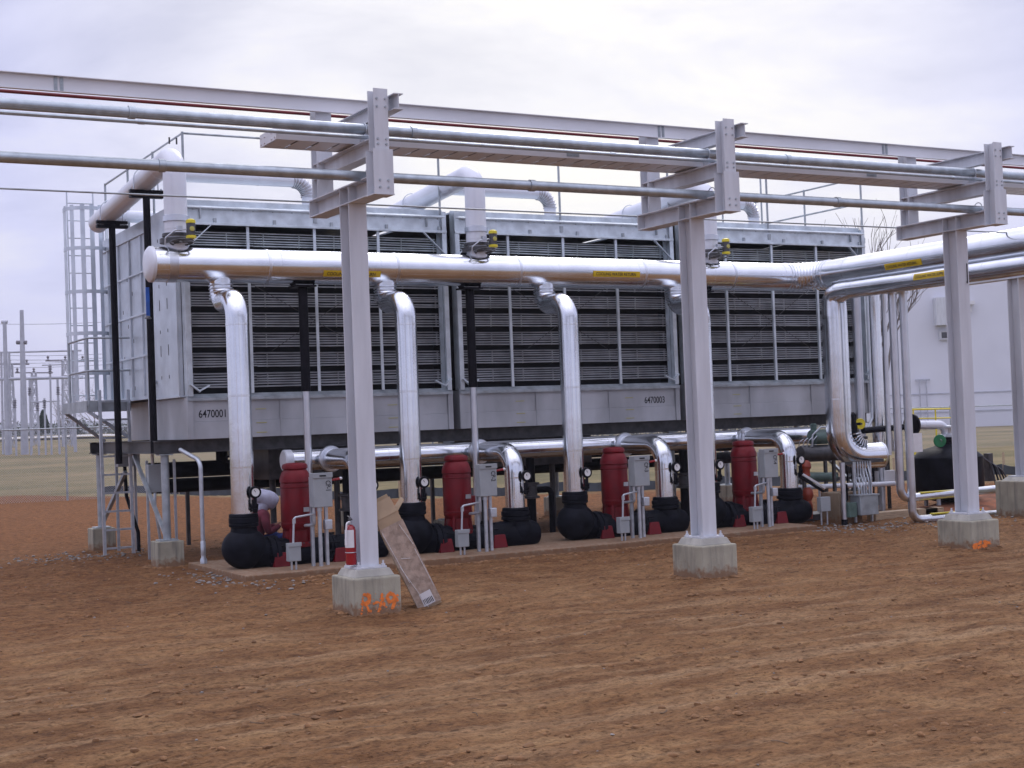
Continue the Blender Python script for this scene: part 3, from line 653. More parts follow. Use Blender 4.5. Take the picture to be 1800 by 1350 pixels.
# ================================================================ pumps, their risers and gauges
MX = [1.07, 3.52, 6.22, 8.72]; RX = [.33, 2.80, 5.50, 7.98]; DX = [2.03, 4.47, 7.15, 9.64]; PY = 4.8
ordn = ['leftmost', 'second from the left', 'third from the left', 'rightmost']
for k in range(4):
    mx_, rx, dx_ = MX[k], RX[k], DX[k]
    # suction riser from the header
    t = thing('riser_pipe', f'shiny jacketed riser curving down from the header to the {ordn[k]} pump', 'pipe', (rx, PY, .78), 'risers from the header down to the pumps')
    P = bend([(rx+.02, HY, HZ-HR+.12), (rx+.02, HY, 3.66), (rx, PY, 3.66), (rx, PY, .70)], [.20, .26], 8)
    a = MB(); jacket(a, P, .155, 28, .95, .014, .005)
    a.build('pipe', 'alu', t)
    a = MB()
    for j in range(5): a.lathe([(.1555, -.012), (.17, -.004), (.17, .004), (.1555, .012)], (rx+.02, HY, 3.72+.045*j), (0, .25*(j-2)*.2, 1), 28)
    a.build('gathered_folds', 'alu2', t)
    # discharge pipe
    t = thing('discharge_pipe', f'shiny bent discharge pipe from the {ordn[k]} pump back to the low header', 'pipe', (dx_, PY, .6), 'discharge pipes behind the pumps')
    P = bend([(dx_, 6.05, 1.44), (dx_, PY, 1.44), (dx_, PY, .50)], .30, 8)
    a = MB(); jacket(a, P, .145, 28, 1.2, .012, .003); gores(a, P[1:-1:3], .145, 28, .004, .01); a.build('pipe', 'alu', t)
    MB().lathe([(.146, -.03), (.185, -.026), (.195, 0), (.185, .026), (.146, .03)], (dx_, 5.86, 1.44), (0, 1, 0), 32).build('flange_cover', 'alu2', t)
    # the pump
    t = thing('pump', ['dark red vertical motor pump beside the crouching person', 'dark red motor pump right of the leaning cardboard box', 'dark red motor pump between the third riser and the middle column', 'dark red motor pump farthest right, by the middle rack column'][k], 'pump', (mx_, PY, PADZ), 'red vertical motor pumps on black casings')
    b0 = .37
    a = MB(); a.lathe([(.215, b0-.06), (.215, b0-.02), (.175, b0), (.17, b0+.16), (.20, b0+.20), (.205, b0+.24), (.205, 1.14), (.200, 1.155), (.200, 1.17), (.212, 1.18), (.208, 1.23), (.185, 1.30), (.155, 1.345), (.150, 1.35)], (mx_, PY, 0), (0, 0, 1), 32)
    for zz in (.62, 1.10): a.lathe([(.203, zz), (.211, zz+.004), (.211, zz+.016), (.203, zz+.02)], (mx_, PY, 0), seg=32)
    for j in range(4):
        an = PI/4+PI/2*j; c_, s_ = math.cos(an), math.sin(an); a.bar((mx_+c_*.19, PY+s_*.19, b0-.02), (mx_+c_*.17, PY+s_*.17, b0+.2), .03, .05, (c_, s_, 0))
    a.build('motor', 'red', t)
    MB().lathe([(.151, 1.345), (.172, 1.36), (.174, 1.395), (.160, 1.42), (.11, 1.435), (.02, 1.438)], (mx_, PY, 0), (0, 0, 1), 32).build('motor_cap', 'red', t)
    a = MB()
    for j in range(12):
        an = 2*PI*j/12+.1; a.lathe([(.014, 0), (.014, .018)], (mx_+.198*math.cos(an), PY+.198*math.sin(an), b0-.02), (0, 0, 1), 6)
    a.build('flange_bolts', 'darkgrey', t)
    MB().box(mx_+.03, mx_+.11, PY-.2125, PY-.196, .78+.03*k, .84+.03*k).build('nameplate', 'conduit', t)
    MB().box(mx_+.15, mx_+.25, PY-.12, PY+.02, .70, .84).build('terminal_box', 'red', t, bevel=.008)
    if k == 3: MB().lathe([(.03, 1.43), (.03, 1.50), (.02, 1.55), (.035, 1.56), (.035, 1.60)], (mx_, PY, 0), seg=12).build('lifting_eye', 'conduit', t)
    zc = .24
    a = MB()
    # suction elbow, casing and discharge elbow in black insulation
    Pp = bend([(rx, PY, .80), (rx, PY, zc+.02), (mx_, PY, zc)], .18, 8)
    a.tube(Pp, [.17, .17]+[.20]*(len(Pp)-4)+[.19, .19], 28)
    a.ball((rx+.0, PY, zc+.10), .295, 1.04, .9, .95, 24)
    a.lathe([(.19, .52), (.172, .60), (.172, .62), (.195, .63), (.198, .66), (.188, .67), (.198, .68), (.198, .74), (.188, .75), (.195, .76), (.190, .795), (.16, .80)], (rx, PY, 0), (0, 0, 1), 28)
    a.build('suction_elbow', 'black', t)
    a = MB(); a.lathe([(.19, -.44), (.245, -.43), (.25, -.375), (.235, -.37), (.235, -.36), (.25, -.355), (.245, -.30), (.185, -.28), (.18, -.12), (.205, 0), (.18, .14), (.18, .40), (.225, .41), (.23, .45), (.215, .455), (.23, .46), (.225, .50), (.18, .51)], (mx_, PY, zc-.01), (1, 0, 0), 30)
    a.build('casing', 'black', t)
    a = MB()
    for xx in (mx_-.36, mx_+.455):
        for j in range(12): an = 2*PI*j/12; a.lathe([(.013, -.085), (.013, .085)], (xx, PY+.222*math.cos(an), zc-.01+.222*math.sin(an)), (1, 0, 0), 6)
    a.build('flange_bolts', 'blackpaint', t)
    a = MB(); w = dx_-mx_
    a.tube([(mx_+.45, PY, zc), (dx_-.1, PY, zc), (dx_+.22, PY, zc-.01), (dx_+.33, PY, zc-.01)], [.18, .20, .205, .16], 28)
    a.ball((dx_+.03, PY, zc+.03), .235, 1.15, .92, .9, 24)
    a.lathe([(.20, .38), (.18, .42), (.19, .44), (.215, .45), (.215, .49), (.195, .50), (.215, .51), (.215, .565), (.195, .575), (.20, .59), (.19, .62), (.15, .625)], (dx_, PY, 0), (0, 0, 1), 28)
    a.build('discharge_elbow', 'black', t)
    for s_ in (-.30, .56):
        a = MB(); x = mx_+s_; a.hexa([(x-.13, PY-.26, PADZ), (x+.10, PY-.26, PADZ), (x+.10, PY+.22, PADZ), (x-.13, PY+.22, PADZ), (x-.10, PY-.24, .26), (x+.07, PY-.24, .26), (x+.07, PY+.2, .26), (x-.10, PY+.2, .26)]); a.build('foot', 'red', t, bevel=.006)
    # gauges strapped to the pipes
    for gx, nm in ((rx+.10, 'riser'), (dx_+.09, 'discharge pipe')):
        g = thing('pressure_gauge', f'round white dial gauge on the {nm} of the {ordn[k]} pump', 'gauge', (gx, PY-.17, .98), 'white dial gauges on the pump pipes')
        yg = PY-.20
        a = MB(); a.lathe([(.075, -.02), (.082, -.015), (.082, .02), (.07, .03), (.055, .03), (.055, .022)], (gx, yg, 1.08), (0, -1, 0), 24); a.build('bezel', 'blackpaint', g)
        MB().lathe([(.001, 0), (.056, 0), (.056, .004), (.001, .004)], (gx, yg-.022, 1.08), (0, -1, 0), 24).build('dial', 'dialglass', g)
        a = MB(); a.bar((gx, yg-.028, 1.08), (gx-.018, yg-.028, 1.11), .004, .006); a.build('needle', 'ink', g)
        a = MB(); a.cyl((gx, yg, 1.0), (gx, yg, .90), .022, 10); a.cyl((gx-.035, yg, .985), (gx-.035, yg, .86), .014, 8); a.cyl((gx+.012, yg+.01, .92), (gx+.012, yg+.05, .82), .035, 10); a.box(gx-.04, gx+.03, yg-.02, yg+.04, .84, .87); a.build('valve_stem', 'blackpaint', g)

# the low return header behind the pumps
t = thing('header_pipe', 'long low shiny header pipe running behind the pumps under the tower basin', 'pipe', (5.5, 6.1, 1.44))
a = MB(); jacket(a, [(1.42, 6.1, 1.44), (11.2, 6.1, 1.44)], .15, 28, 1.3, .02, .004); a.build('pipe', 'alu', t)
MB().lathe([(.001, -.02), (.14, -.018), (.158, -.004), (.158, .10), (.151, .101)], (1.40, 6.1, 1.44), (1, 0, 0), 28).build('end_cap', 'white_jacket', t)

# disconnect switches and junction boxes
pnum = ['CP-1', 'CP-2', 'CP-3', 'CP-4']
BX = [1.20, 3.68, 6.28, 8.735]; SB = [.735, 3.19, 5.85, 8.31]
for k in range(4):
    x = BX[k]; y = 4.2
    t = thing('disconnect_switch', f'grey disconnect box with red handle by the {ordn[k]} pump', 'electrical box', (x, y, PADZ), 'grey disconnect boxes beside the pumps')
    MB().box(x-.135, x+.135, y-.07, y+.07, .85, 1.30).build('enclosure', 'box', t, bevel=.008)
    MB().box(x-.142, x+.142, y-.082, y-.0705, 1.235, 1.305).build('cover_lip', 'box', t, bevel=.004)
    MB().box(x-.045, x+.045, y-.0875, y-.0825, 1.255, 1.275).build('nameplate', 'ink', t)
    a = MB(); a.bar((x+.145, y-.02, 1.20), (x+.26, y-.05, 1.215), .03, .03); a.build('handle', 'extred', t, bevel=.006)
    MB().ball((x+.265, y-.052, 1.217), .022).build('handle_knob', 'whitelab', t)
    a = MB(); text_on(a, pnum[k], .095, lambda u, v: Vector((x+.045+v, y-.0735, 1.20-u)), .75, .0012); a.build('stencil', 'ink', t, smooth=False)
    for s_ in (-.10, .10):
        a = MB(); a.bar((x+s_, y+.10, PADZ), (x+s_, y+.10, 1.25), .041, .041); a.build('strut', 'conduit', t)
    a = MB(); a.cyl((x-.03, y, PADZ), (x-.03, y, .85), .027, 12); a.cyl((x-.03, y, .80), (x-.03, y, .86), .036, 12); a.build('conduit', 'conduit', t)
    a = MB(); a.tube(bend([(x-.10, y+.02, .86), (x-.10, y+.02, .62), (x-.12, y+.3, .60)], .04, 4), .021, 10); a.build('flexible_conduit', 'conduit', t)
    a = MB(); a.box(x+.03, x+.13, y-.05, y+.05, .55, .68); a.build('fitting', 'conduit', t, bevel=.01)
    x = SB[k]; y = 4.05
    t = thing('junction_box', f'small grey junction box on short legs in front of the {ordn[k]} pump', 'electrical box', (x, y, PADZ), 'small junction boxes in front of the pumps')
    MB().box(x-.085, x+.085, y-.05, y+.05, .11+PADZ, .345+PADZ-.0).build('enclosure', 'box', t, bevel=.006)
    MB().box(x-.093, x+.093, y-.06, y-.0505, .30+PADZ, .352+PADZ).build('cover_lip', 'box', t, bevel=.003)
    a = MB(); a.cyl((x-.03, y, PADZ), (x-.03, y, .11+PADZ), .014, 8); a.cyl((x+.03, y, PADZ), (x+.03, y, .11+PADZ), .014, 8); a.build('leg', 'conduit', t)
    a = MB(); a.tube(bend([(x, y, .345+PADZ), (x+.02, y, .745), (x+.36, y+.14, .77)], .04, 5), .014, 8); a.lathe([(.024, -.03), (.024, .03)], (x+.02, y, .70), seg=8); a.build('conduit', 'conduit', t)

# ================================================================ the cooling tower, three cells
CX0 = [.10, 4.44, 8.80]; CW = 4.19; TY, TB = 6.4, 11.2
clab = ['left galvanised cooling tower cell with the wide riveted end wall and black number', 'middle galvanised cooling tower cell of the three, between two narrow dark gaps', 'right galvanised cooling tower cell, behind the middle rack column']
cells = []
for k in range(3):
    x0 = CX0[k]; x1 = x0+CW
    t = thing('cooling_tower', clab[k], 'cooling tower', (x0+CW/2, 8.8, 1.8), 'cooling tower cells in one row'); cells.append(t)
    # basin: two tiers of weathered sheet with corner trims, butt seams and bolts
    a = MB(); a.box(x0+.02, x1-.02, TY+.02, 8.05, 1.80, 2.36); a.box(x0+.42, x1-.42, 8.051, TB, 1.80, 2.44)
    a.box(x0+.0, x1, TY-.012, TY+.0195, 1.80, 2.045); a.box(x0, x1, TY+.001, TY+.0195, 2.047, 2.36)
    a.box(x0-.015, x0+.07, TY-.03, TY-.0125, 1.80, 2.40); a.box(x1-.07, x1+.015, TY-.03, TY-.0125, 1.80, 2.40)
    a.box(x0, x0+.0195, TY+.021, 8.05, 1.80, 2.40); a.box(x1-.0195, x1, TY+.021, 8.05, 1.80, 2.40)
    for j in (1.38, 2.78): a.box(x0+j-.012, x0+j+.012, TY-.018, TY-.0125, 1.805, 2.35)
    bs = a.build('basin', 'basin', t, bevel=.003)
    a = MB(); a.hexa([(x0-.01, TY-.05, 2.345), (x1+.01, TY-.05, 2.345), (x1+.01, TY+.06, 2.405), (x0-.01, TY+.06, 2.405), (x0-.01, TY-.05, 2.385), (x1+.01, TY-.05, 2.385), (x1+.01, TY+.06, 2.445), (x0-.01, TY+.06, 2.445)]); a.build('basin_lip', 'galvd', t)
    a = MB()
    for j in (1.0, 3.1):
        for zz in (1.86, 2.0, 2.2) : a.box(x0+j, x0+j+.16, TY-.0195 if zz < 2.04 else TY-.003, TY-.013 if zz < 2.04 else TY+.0005, zz, zz+.010)
    a.build('tape_marks', 'yellowflag', t)
    # near-black box: the shade behind the louvers put into its colour
    a = MB(); a.box(x0+.10, x1-.10, TY+.36, TB-.4, 2.45, 4.84); a.build('shade_backing', 'dark', t)
    # louver slats: nine bands of five, the top ones coloured lighter as if lit
    lo = MB(); up = MB(); bands = 8; pitch = .294; rl_ = random.Random(k)
    for b_ in range(bands):
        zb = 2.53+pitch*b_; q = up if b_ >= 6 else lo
        for j in range(6):                     # thin slats, each bent a little, dark gaps between
            z = zb+.0385*j; y = TY+.10+.014*j
            for m_ in range(4):
                xa, xb = x0+.09+1.0025*m_, x0+.09+1.0025*(m_+1)-.004; d0, d1 = rl_.gauss(0, .003), rl_.gauss(0, .003)
                q.hexa([(xa, y, z+d0), (xb, y, z+d1), (xb, y+.045, z+.010+d1), (xa, y+.045, z+.010+d0), (xa, y-.003, z+.015+d0), (xb, y-.003, z+.015+d1), (xb, y+.042, z+.025+d1), (xa, y+.042, z+.025+d0)])
        for m_ in range(8):                    # end clips of each bank
            xx = x0+.14+.56*m_; q.box(xx, xx+.010, TY+.165, TY+.20, zb, zb+.19)
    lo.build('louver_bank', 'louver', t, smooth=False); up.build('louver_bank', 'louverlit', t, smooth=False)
    for j in range(3):
        xx = x0+.97+1.035*j
        a = MB(); a.box(xx-.022, xx+.022, TY+.0, TY+.008, 2.44, 4.865); a.box(xx-.003, xx+.003, TY+.009, TY+.06, 2.44, 4.865); a.build('mullion', 'galv', t)
    for p0, p1 in (((x0+1.3, 3.05), (x0+3.0, 4.15)), ((x0+1.0, 4.05), (x0+2.9, 3.0))):
        MB().cyl((p0[0], TY+.07, p0[1]), (p1[0], TY+.07, p1[1]), .0045, 6).build('brace_rod', 'darkgrey', t)
    # corner posts and knee braces
    for xx, s_ in ((x0, 1), (x1, -1)):
        a = MB(); a.box(min(xx, xx+s_*.012), max(xx, xx+s_*.012), TY-.03, TY+.14, 2.41, 5.2); a.box(min(xx, xx+s_*.075), max(xx, xx+s_*.075), TY-.042, TY-.031, 2.41, 5.2); a.box(min(xx+s_*.013, xx+s_*.09), max(xx+s_*.013, xx+s_*.09), TY+.142, TY+.15, 2.41, 5.2)
        a.build('corner_post', 'galv', t, bevel=.002)
        a = MB(); a.bar((xx+s_*.40, TY-.05, 4.86), (xx+s_*.03, TY-.05, 4.52), .012, .05, (0, 1, 0)); a.build('knee_brace', 'galv', t)
        a = MB(); a.bar((xx+s_*.03, TY-.06, 2.58), (xx+s_*.16, TY-.10, 2.47), .02, .07, (0, 1, 0)); a.bar((xx+s_*.14, TY-.09, 2.48), (xx+s_*.30, TY-.07, 2.56), .02, .05, (0, 1, 0)); a.build('corner_bracket', 'galv', t)
    # casing above the louvers
    a = MB(); a.box(x0, x1, TY, TY+.02, 4.87, 5.15); a.box(x0, x1, TY-.055, TY-.001, 4.865, 4.90); a.box(x0, x1, TY+.10, TY+.12, 5.15, 5.245); a.box(x0, x1, TY+.021, TY+.099, 5.14, 5.149)
    a.box(x0+.02, x1-.02, TY+.121, TB, 5.20, 5.23)
    a.build('fan_deck_casing', 'galv', t, bevel=.003)
    a = MB(); a.cyl((x0+.02, TY-.03, 5.115), (x1-.02, TY-.03, 5.115), .020, 10); a.build('deck_rail', 'galv', t)
    a = MB()
    for j in range(14):
        a.lathe([(.010, 0), (.010, .008)], (x0+.16+.30*j, TY-.0005, 5.09), (0, -1, 0), 6); 
        if j % 3 == 1: a.box(x0+.16+.3*j, x0+.20+.3*j, TY-.025, TY-.001, 4.90, 4.97)
    for j in (.25, 3.85): a.box(x0+j, x0+j+.02, TY-.045, TY-.001, 4.96, 5.13)
    a.build('bolts', 'galvd', t)
    # back wall and the low fan ring
    a = MB(); a.box(x0+.02, x1-.02, TB-.02, TB, 2.37, 5.199); a.build('back_wall', 'galv', t)
    a = MB(); a.lathe([(1.55, 5.231), (1.5, 5.26), (1.47, 5.30), (1.45, 5.30), (1.48, 5.25), (1.53, 5.231)], (x0+CW/2, 8.9, 0), (0, 0, 1), 48); a.build('fan_ring', 'galv', t)
    txt = {0: '6470001', 1: '6470003'}.get(k)
    if txt:
        xs0 = x0+.15 if k == 0 else 7.93
        a = MB(); text_on(a, txt, .155, lambda u, v: Vector((xs0+u, TY-.0018, 2.105+v)), .78, .0016); a.build('stencilled_number', 'ink', t, smooth=False)
    # end walls
    if k != 1:
        xe = x0 if k == 0 else x1; s_ = -1 if k == 0 else 1
        def bx(a, y0, y1, z0, z1, o0, o1): a.box(min(xe+s_*o0, xe+s_*o1), max(xe+s_*o0, xe+s_*o1), y0, y1, z0, z1)
        a = MB(); bx(a, TY+.16, 8.05, 2.44, 5.0, .0, .05); bx(a, 8.052, TB, 2.44, 5.0, -.02, .0); bx(a, TY+.12, TB, 5.0, 5.199, -.02, .03)
        for y_ in (8.6, 9.3, 10.0, 10.7): bx(a, y_, y_+.045, 2.5, 4.99, .0005, .03)
        bx(a, TY+.16, 8.05, 2.405, 2.438, -.01, .075); bx(a, 8.02, 8.06, 2.44, 5.0, .051, .075); bx(a, TY+.16, TY+.20, 2.44, 5.0, .051, .075)
        for zz in (3.1, 3.75, 4.4): bx(a, 8.09, TB, zz, zz+.03, .0305, .04)
        a.build('end_wall', 'galvside', t, bevel=.003)
        a = MB()
        for y_ in (7.1, 7.5):
            for j in range(7): bx(a, y_, y_+.012, 2.7+.34*j, 2.7+.34*j+(.16 if j % 2 else .05), .0505, .055)
        for j in range(8): bx(a, 9.1+.3*(j % 3), 9.12+.3*(j % 3), 2.6+.25*j, 2.66+.25*j, .0305, .036)
        a.build('latches', 'darkgrey', t)

# handrails on the deck, one run along the front and one down each end
t = thing('handrail', 'galvanised pipe handrail round the top deck of the cooling tower', 'handrail', (6.5, 6.5, 5.0))
for zz in (6.18, 5.70):
    MB().tube([(.15, 11, zz), (.15, 6.42, zz), (13.0, 6.42, zz), (13.0, 11, zz)], .017, 8).build('rail', 'galvd', t)
for x in (.15, 2.12, 4.22, 6.42, 8.6, 10.76, 13.0):
    a = MB(); a.cyl((x, 6.42, 4.92), (x, 6.42, 6.2), .019, 8); a.box(x-.03, x+.03, 6.385, 6.40, 4.95, 5.05); a.build('post', 'galvd', t)
for x in (.15, 13.0):
    for y in (8.0, 9.5, 11.0): MB().cyl((x, y, 5.0), (x, y, 6.2), .019, 8).build('post', 'galvd', t)
for y in (7.6, 9.2): MB().cyl((11.6+.2*(y-7.6), y, 5.2), (11.6+.2*(y-7.6), y, 6.4), .017, 8).build('post', 'galvd', t)

# supply risers over the tower
TX = [-.25, 4.36, 8.72]
rl = ['white jacketed pipe at the left tower end, running back past the black posts', 'white jacketed riser between the left and middle tower cells', 'white jacketed riser partly hidden by the middle rack column']
for k in range(3):
    x = TX[k]; zt = 5.68
    t = thing('riser_pipe', rl[k], 'pipe', (x, HY, 4.42), 'white risers from the header over the tower')
    P = bend([(x, HY, HZ+HR-.05), (x, HY, zt), (x, 9.9, zt-.33)], .26, 8); P[-1] = Vector((x, 9.9, zt-.33))
    a = MB(); jacket(a, P, .155, 28, 1.6, .012, .003); a.build('pipe', 'white_jacket', t)
    MB().lathe([(.156, -.02), (.175, -.015), (.175, .06), (.156, .07)], (x, HY, 4.78), (0, 0, 1), 28).build('jacket_band', 'alu2', t)
    cx = CX0[k]+2.1
    for yb in (7.1, 9.5):
        zb = 5.70 if yb < 8 else 5.42
        P = bend([(x+.05, yb, zb), (cx+.1, yb, zb), (cx+.1, yb, 5.235)], .24, 8)
        a = MB(); jacket(a, P, .10, 24, 1.4, .012, .003); a.build('branch_pipe', 'white_jacket', t)
        a = MB(); gores(a, P, .101, 24, .016, .014); a.build('gathered_folds', 'seam', t)
    if k == 0:
        for s_ in (-.05, .05): MB().cyl((x+s_, HY+.02, zt+.15), (x+s_, HY+.02, zt+.24), .012, 8).build('vent_cock', 'darkgrey', t)
    # pneumatic butterfly valve at the foot of the riser
    v = thing('control_valve', ['yellow capped valve actuator on the header at the left riser', 'yellow capped valve actuator on the header at the middle riser', 'yellow capped valve actuator just right of the middle rack column'][k], 'valve', (x, HY-.1, 4.42), 'yellow capped valves on top of the header')
    a = MB(); a.lathe([(.16, -.03), (.225, -.03), (.225, .03), (.16, .03)], (x, HY, 4.50), (0, 0, 1), 28); a.lathe([(.16, -.02), (.19, -.02), (.19, .02), (.16, .02)], (x, HY, 4.58), (0, 0, 1), 28); a.build('valve_body', 'darkgrey', v)
    ax_, ay_ = x+.10, HY-.34
    MB().lathe([(.045, 4.53), (.06, 4.54), (.06, 4.70), (.045, 4.71)], (ax_, ay_, 0), seg=16).build('actuator', 'darkgrey', v)
    MB().lathe([(.062, 4.70), (.066, 4.705), (.062, 4.745), (.03, 4.76), (.001, 4.76)], (ax_, ay_, 0), seg=16).build('actuator_cap', 'yellow', v)
    MB().lathe([(.05, 4.49), (.068, 4.50), (.068, 4.535), (.05, 4.54)], (ax_, ay_, 0), seg=16).build('actuator_base', 'yellow', v)
    MB().lathe([(.001, 0), (.035, 0), (.03, .012), (.001, .014)], (ax_, ay_-.06, 4.62), (0, -1, 0), 14).build('position_dial', 'yellowflag', v)
    a = MB(); a.torus((x, HY-.26, 4.455), (0, .15, 1), .155, .012, 28, 6); 
    for j in range(3): an = 2*PI*j/3; a.cyl((x, HY-.26, 4.455), (x+.155*math.cos(an), HY-.26+.155*math.sin(an), 4.455), .009, 6)
    a.build('handwheel', 'darkgrey', v)
    a = MB(); a.tube(bend([(ax_-.05, ay_, 4.62), (ax_-.22, ay_-.02, 4.60), (ax_-.34, ay_+.03, 4.50), (ax_-.34, ay_+.05, 4.40)], .04, 4), .010, 8); a.box(ax_-.19, ax_-.12, ay_-.03, ay_+.03, 4.60, 4.66); a.build('conduit', 'conduit', v)

# black trapeze hangers and posts holding the pipes
def trapeze(x, y, z, z0, lab, m='blackpaint'):
    t = thing('pipe_support', lab, 'pipe support', (x, y, z0), 'black trapeze supports under the white pipes')
    MB().cyl((x, y, z0), (x, y, z-.19), .052 if z0 < 4 else .03, 14).build('post', m, t)
    a = MB(); a.box(x-.24, x+.24, y-.04, y+.04, z-.205, z-.155); a.box(x-.24, x+.24, y-.05, y+.05, z-.27, z-.22); a.box(x-.12, x+.12, y-.03, y+.03, z-.2195, z-.2055); a.build('crossbar', 'blackpaint', t)
    a = MB(); a.tube([(x-.175, y, z-.24)]+[(x+.175*math.cos(R(180-15*j)), y, z+.175*math.sin(R(15*j))) for j in range(13)]+[(x+.175, y, z-.24)], .009, 6)
    for s_ in (-.22, .22): a.cyl((x+s_, y, z-.27), (x+s_, y, z-.13), .014, 6)
    a.build('u_bolt', 'conduit', t)
zc = lambda y, zt: 5.68-.33*(y-5.7)/4.2
trapeze(-.25, 6.95, zc(6.95, 5.62), 1.62, 'tall black post beside the tower corner, the nearer of two')
trapeze(-.25, 9.0, zc(9.0, 5.62), 1.45, 'tall black post behind the ladder cage, the farther of two')
trapeze(4.36, 7.7, zc(7.7, 5.52), 5.1, 'short black pipe rest on the deck left of the middle white riser')
trapeze(8.72, 7.76, zc(7.76, 5.52), 5.1, 'short black pipe rest on the deck left of the right white riser')

# steel under the tower
t = thing('support_beams', 'dark steel beams under the cooling tower basins', 'steel beams', (6.5, 8.8, 1.6))
for y in (6.85, 10.8):
    a = MB(); a.ibeam((-.28, y, 1.70), (13.3, y, 1.70), .18, .19, .014, .01); a.build('beam', 'darkgrey', t)
for x in (-.13, 2.2, 4.36, 6.55, 8.72, 10.9, 13.0):
    a = MB(); a.ibeam((x, 6.96, 1.70), (x, 10.7, 1.70), .14, .185, .012, .008); a.build('beam', 'darkgrey', t)
a = MB(); a.box(.1, 13, 9.2, 9.5, 1.16, 1.40); 
t = thing('drain_pipe', 'dark low drain pipe running under the tower', 'pipe', (6, 9.6, 1.3))
MB().cyl((.35, 9.6, 1.30), (12.6, 9.6, 1.25), .13, 20).build('pipe', 'black', t)
for x in (1.6, 4.9, 8.1, 11.2): MB().cyl((x, 9.6, 1.36), (x, 9.6, 1.78), .10, 14).build('drop', 'black', t)
cl_ = ['under the front left tower corner', 'under the front of the left gap', 'under the front of the right gap', 'under the front right tower corner', 'under the back left tower corner', 'under the back of the left gap', 'under the back of the right gap', 'under the back right tower corner']
for k, (x, y) in enumerate([(x, y) for y in (6.85, 10.8) for x in (-.13, 4.40, 8.76, 13.0)]):
    t = thing('support_column', f'round grey steel column {cl_[k]}', 'support column', (x, y, .36), 'round steel columns under the tower')
    MB().cyl((x, y, .38), (x, y, 1.60), .058, 16).build('post', 'galvd', t)
    MB().box(x-.13, x+.13, y-.13, y+.13, .36, .38).build('base_plate', 'galvd', t)
    MB().box(x-.10, x+.10, y-.09, y+.09, 1.585, 1.603).build('cap_plate', 'galvd', t)
    if k in (0, 3): a = MB(); a.bar((x, y+.08, .44), (x, y+1.7, 1.58), .05, .05); a.build('brace', 'galvd', t)
    if k == 4: a = MB(); a.bar((x, y-.08, .44), (x+.2, y-.9, 1.3), .06, .05); a.build('brace', 'galvd', t)
    t = thing('concrete_pier', f'small square concrete pier {cl_[k]}', 'concrete pier', (x, y, 0), 'small piers under the tower columns')
    MB().box(x-.19, x+.19, y-.19, y+.19, -.3, .36).build('pier_block', 'conc', t, smooth=False, bevel=.012)

# bent vent pipe, end platform, caged ladder and access ladder at the left end
t = thing('conduit_pipe', 'bent grey conduit rising from the left corner of the pump pad', 'conduit', (.12, 5.95, PADZ))
MB().tube(bend([(.12, 5.95, PADZ), (.12, 5.95, 1.50), (.0, 6.5, 1.66)], .16, 8), .030, 12).build('pipe', 'conduit', t)
MB().lathe([(.05, 0), (.05, .05), (.032, .09), (.036, .12), (.036, .30), (.031, .31)], (.12, 5.95, PADZ), seg=12).build('fitting', 'conduit', t)

t = thing('access_platform', 'small galvanised grating platform behind the access ladder at the left tower end', 'platform', (-.2, 10.4, 2.4))
a = MB(); a.box(-.62, .06, 9.4, 11.2, 2.36, 2.39); a.box(-.63, -.615, 9.4, 11.2, 2.28, 2.46); a.box(-.61, .06, 9.385, 9.4, 2.28, 2.46); a.build('deck', 'galvd', t)
for p0, p1 in (((-.62, 9.42, 2.3), (.04, 9.42, 1.85)), ((-.6, 11.1, 2.3), (.04, 11.1, 1.8))): MB().bar(p0, p1, .05, .05).build('bracket', 'conduit', t)
for zz in (2.93, 3.45):
    a = MB(); a.tube(bend([(.06, 9.35, zz), (-.60, 9.35, zz), (-.60, 10.7, zz)], .05, 4), .017, 8); a.build('rail', 'galvd', t)
for x, y in ((-.60, 9.4), (-.60, 10.7)): MB().cyl((x, y, 2.38), (x, y, 3.46), .019, 8).build('post', 'galvd', t)

t = thing('caged_ladder', 'tall galvanised ladder inside a round safety cage at the left tower end', 'ladder', (-.15, 11.0, 2.4))
lx, ly = -.20, 11.05
for s_ in (-.22, .22):
    a = MB(); a.box(lx+s_-.006, lx+s_+.006, ly+.28, ly+.345, 2.4, 6.1); a.build('side_rail', 'galvside', t)
a = MB()
for j in range(12): a.cyl((lx-.215, ly+.31, 2.6+.3*j), (lx+.215, ly+.31, 2.6+.3*j), .011, 8)
a.build('rungs', 'galvside', t)
def hoop(zz, hh=.05):
    q = [(lx+.36*math.cos(R(an)), ly+.36*math.sin(R(an))-.04) for an in range(-215, 36, 12)]
    a = MB()
    for (xa, ya), (xb, yb) in zip(q[:-1], q[1:]): a.bar((xa, ya, zz), (xb, yb, zz), .006, hh)
    a.build('cage_hoop', 'galvside', t)
for zz in (2.95, 3.62, 4.32, 5.05, 5.72): hoop(zz, .06)
for an in (-205, -170, -140, -110, -85, -60, -30, 5, 25):
    xa, ya = lx+.352*math.cos(R(an)), ly+.352*math.sin(R(an))-.04
    a = MB(); a.bar((xa, ya, 2.5), (xa, ya, 5.78), .075, .006, (math.cos(R(an)), math.sin(R(an)), 0)); a.build('cage_strap', 'galvside', t)

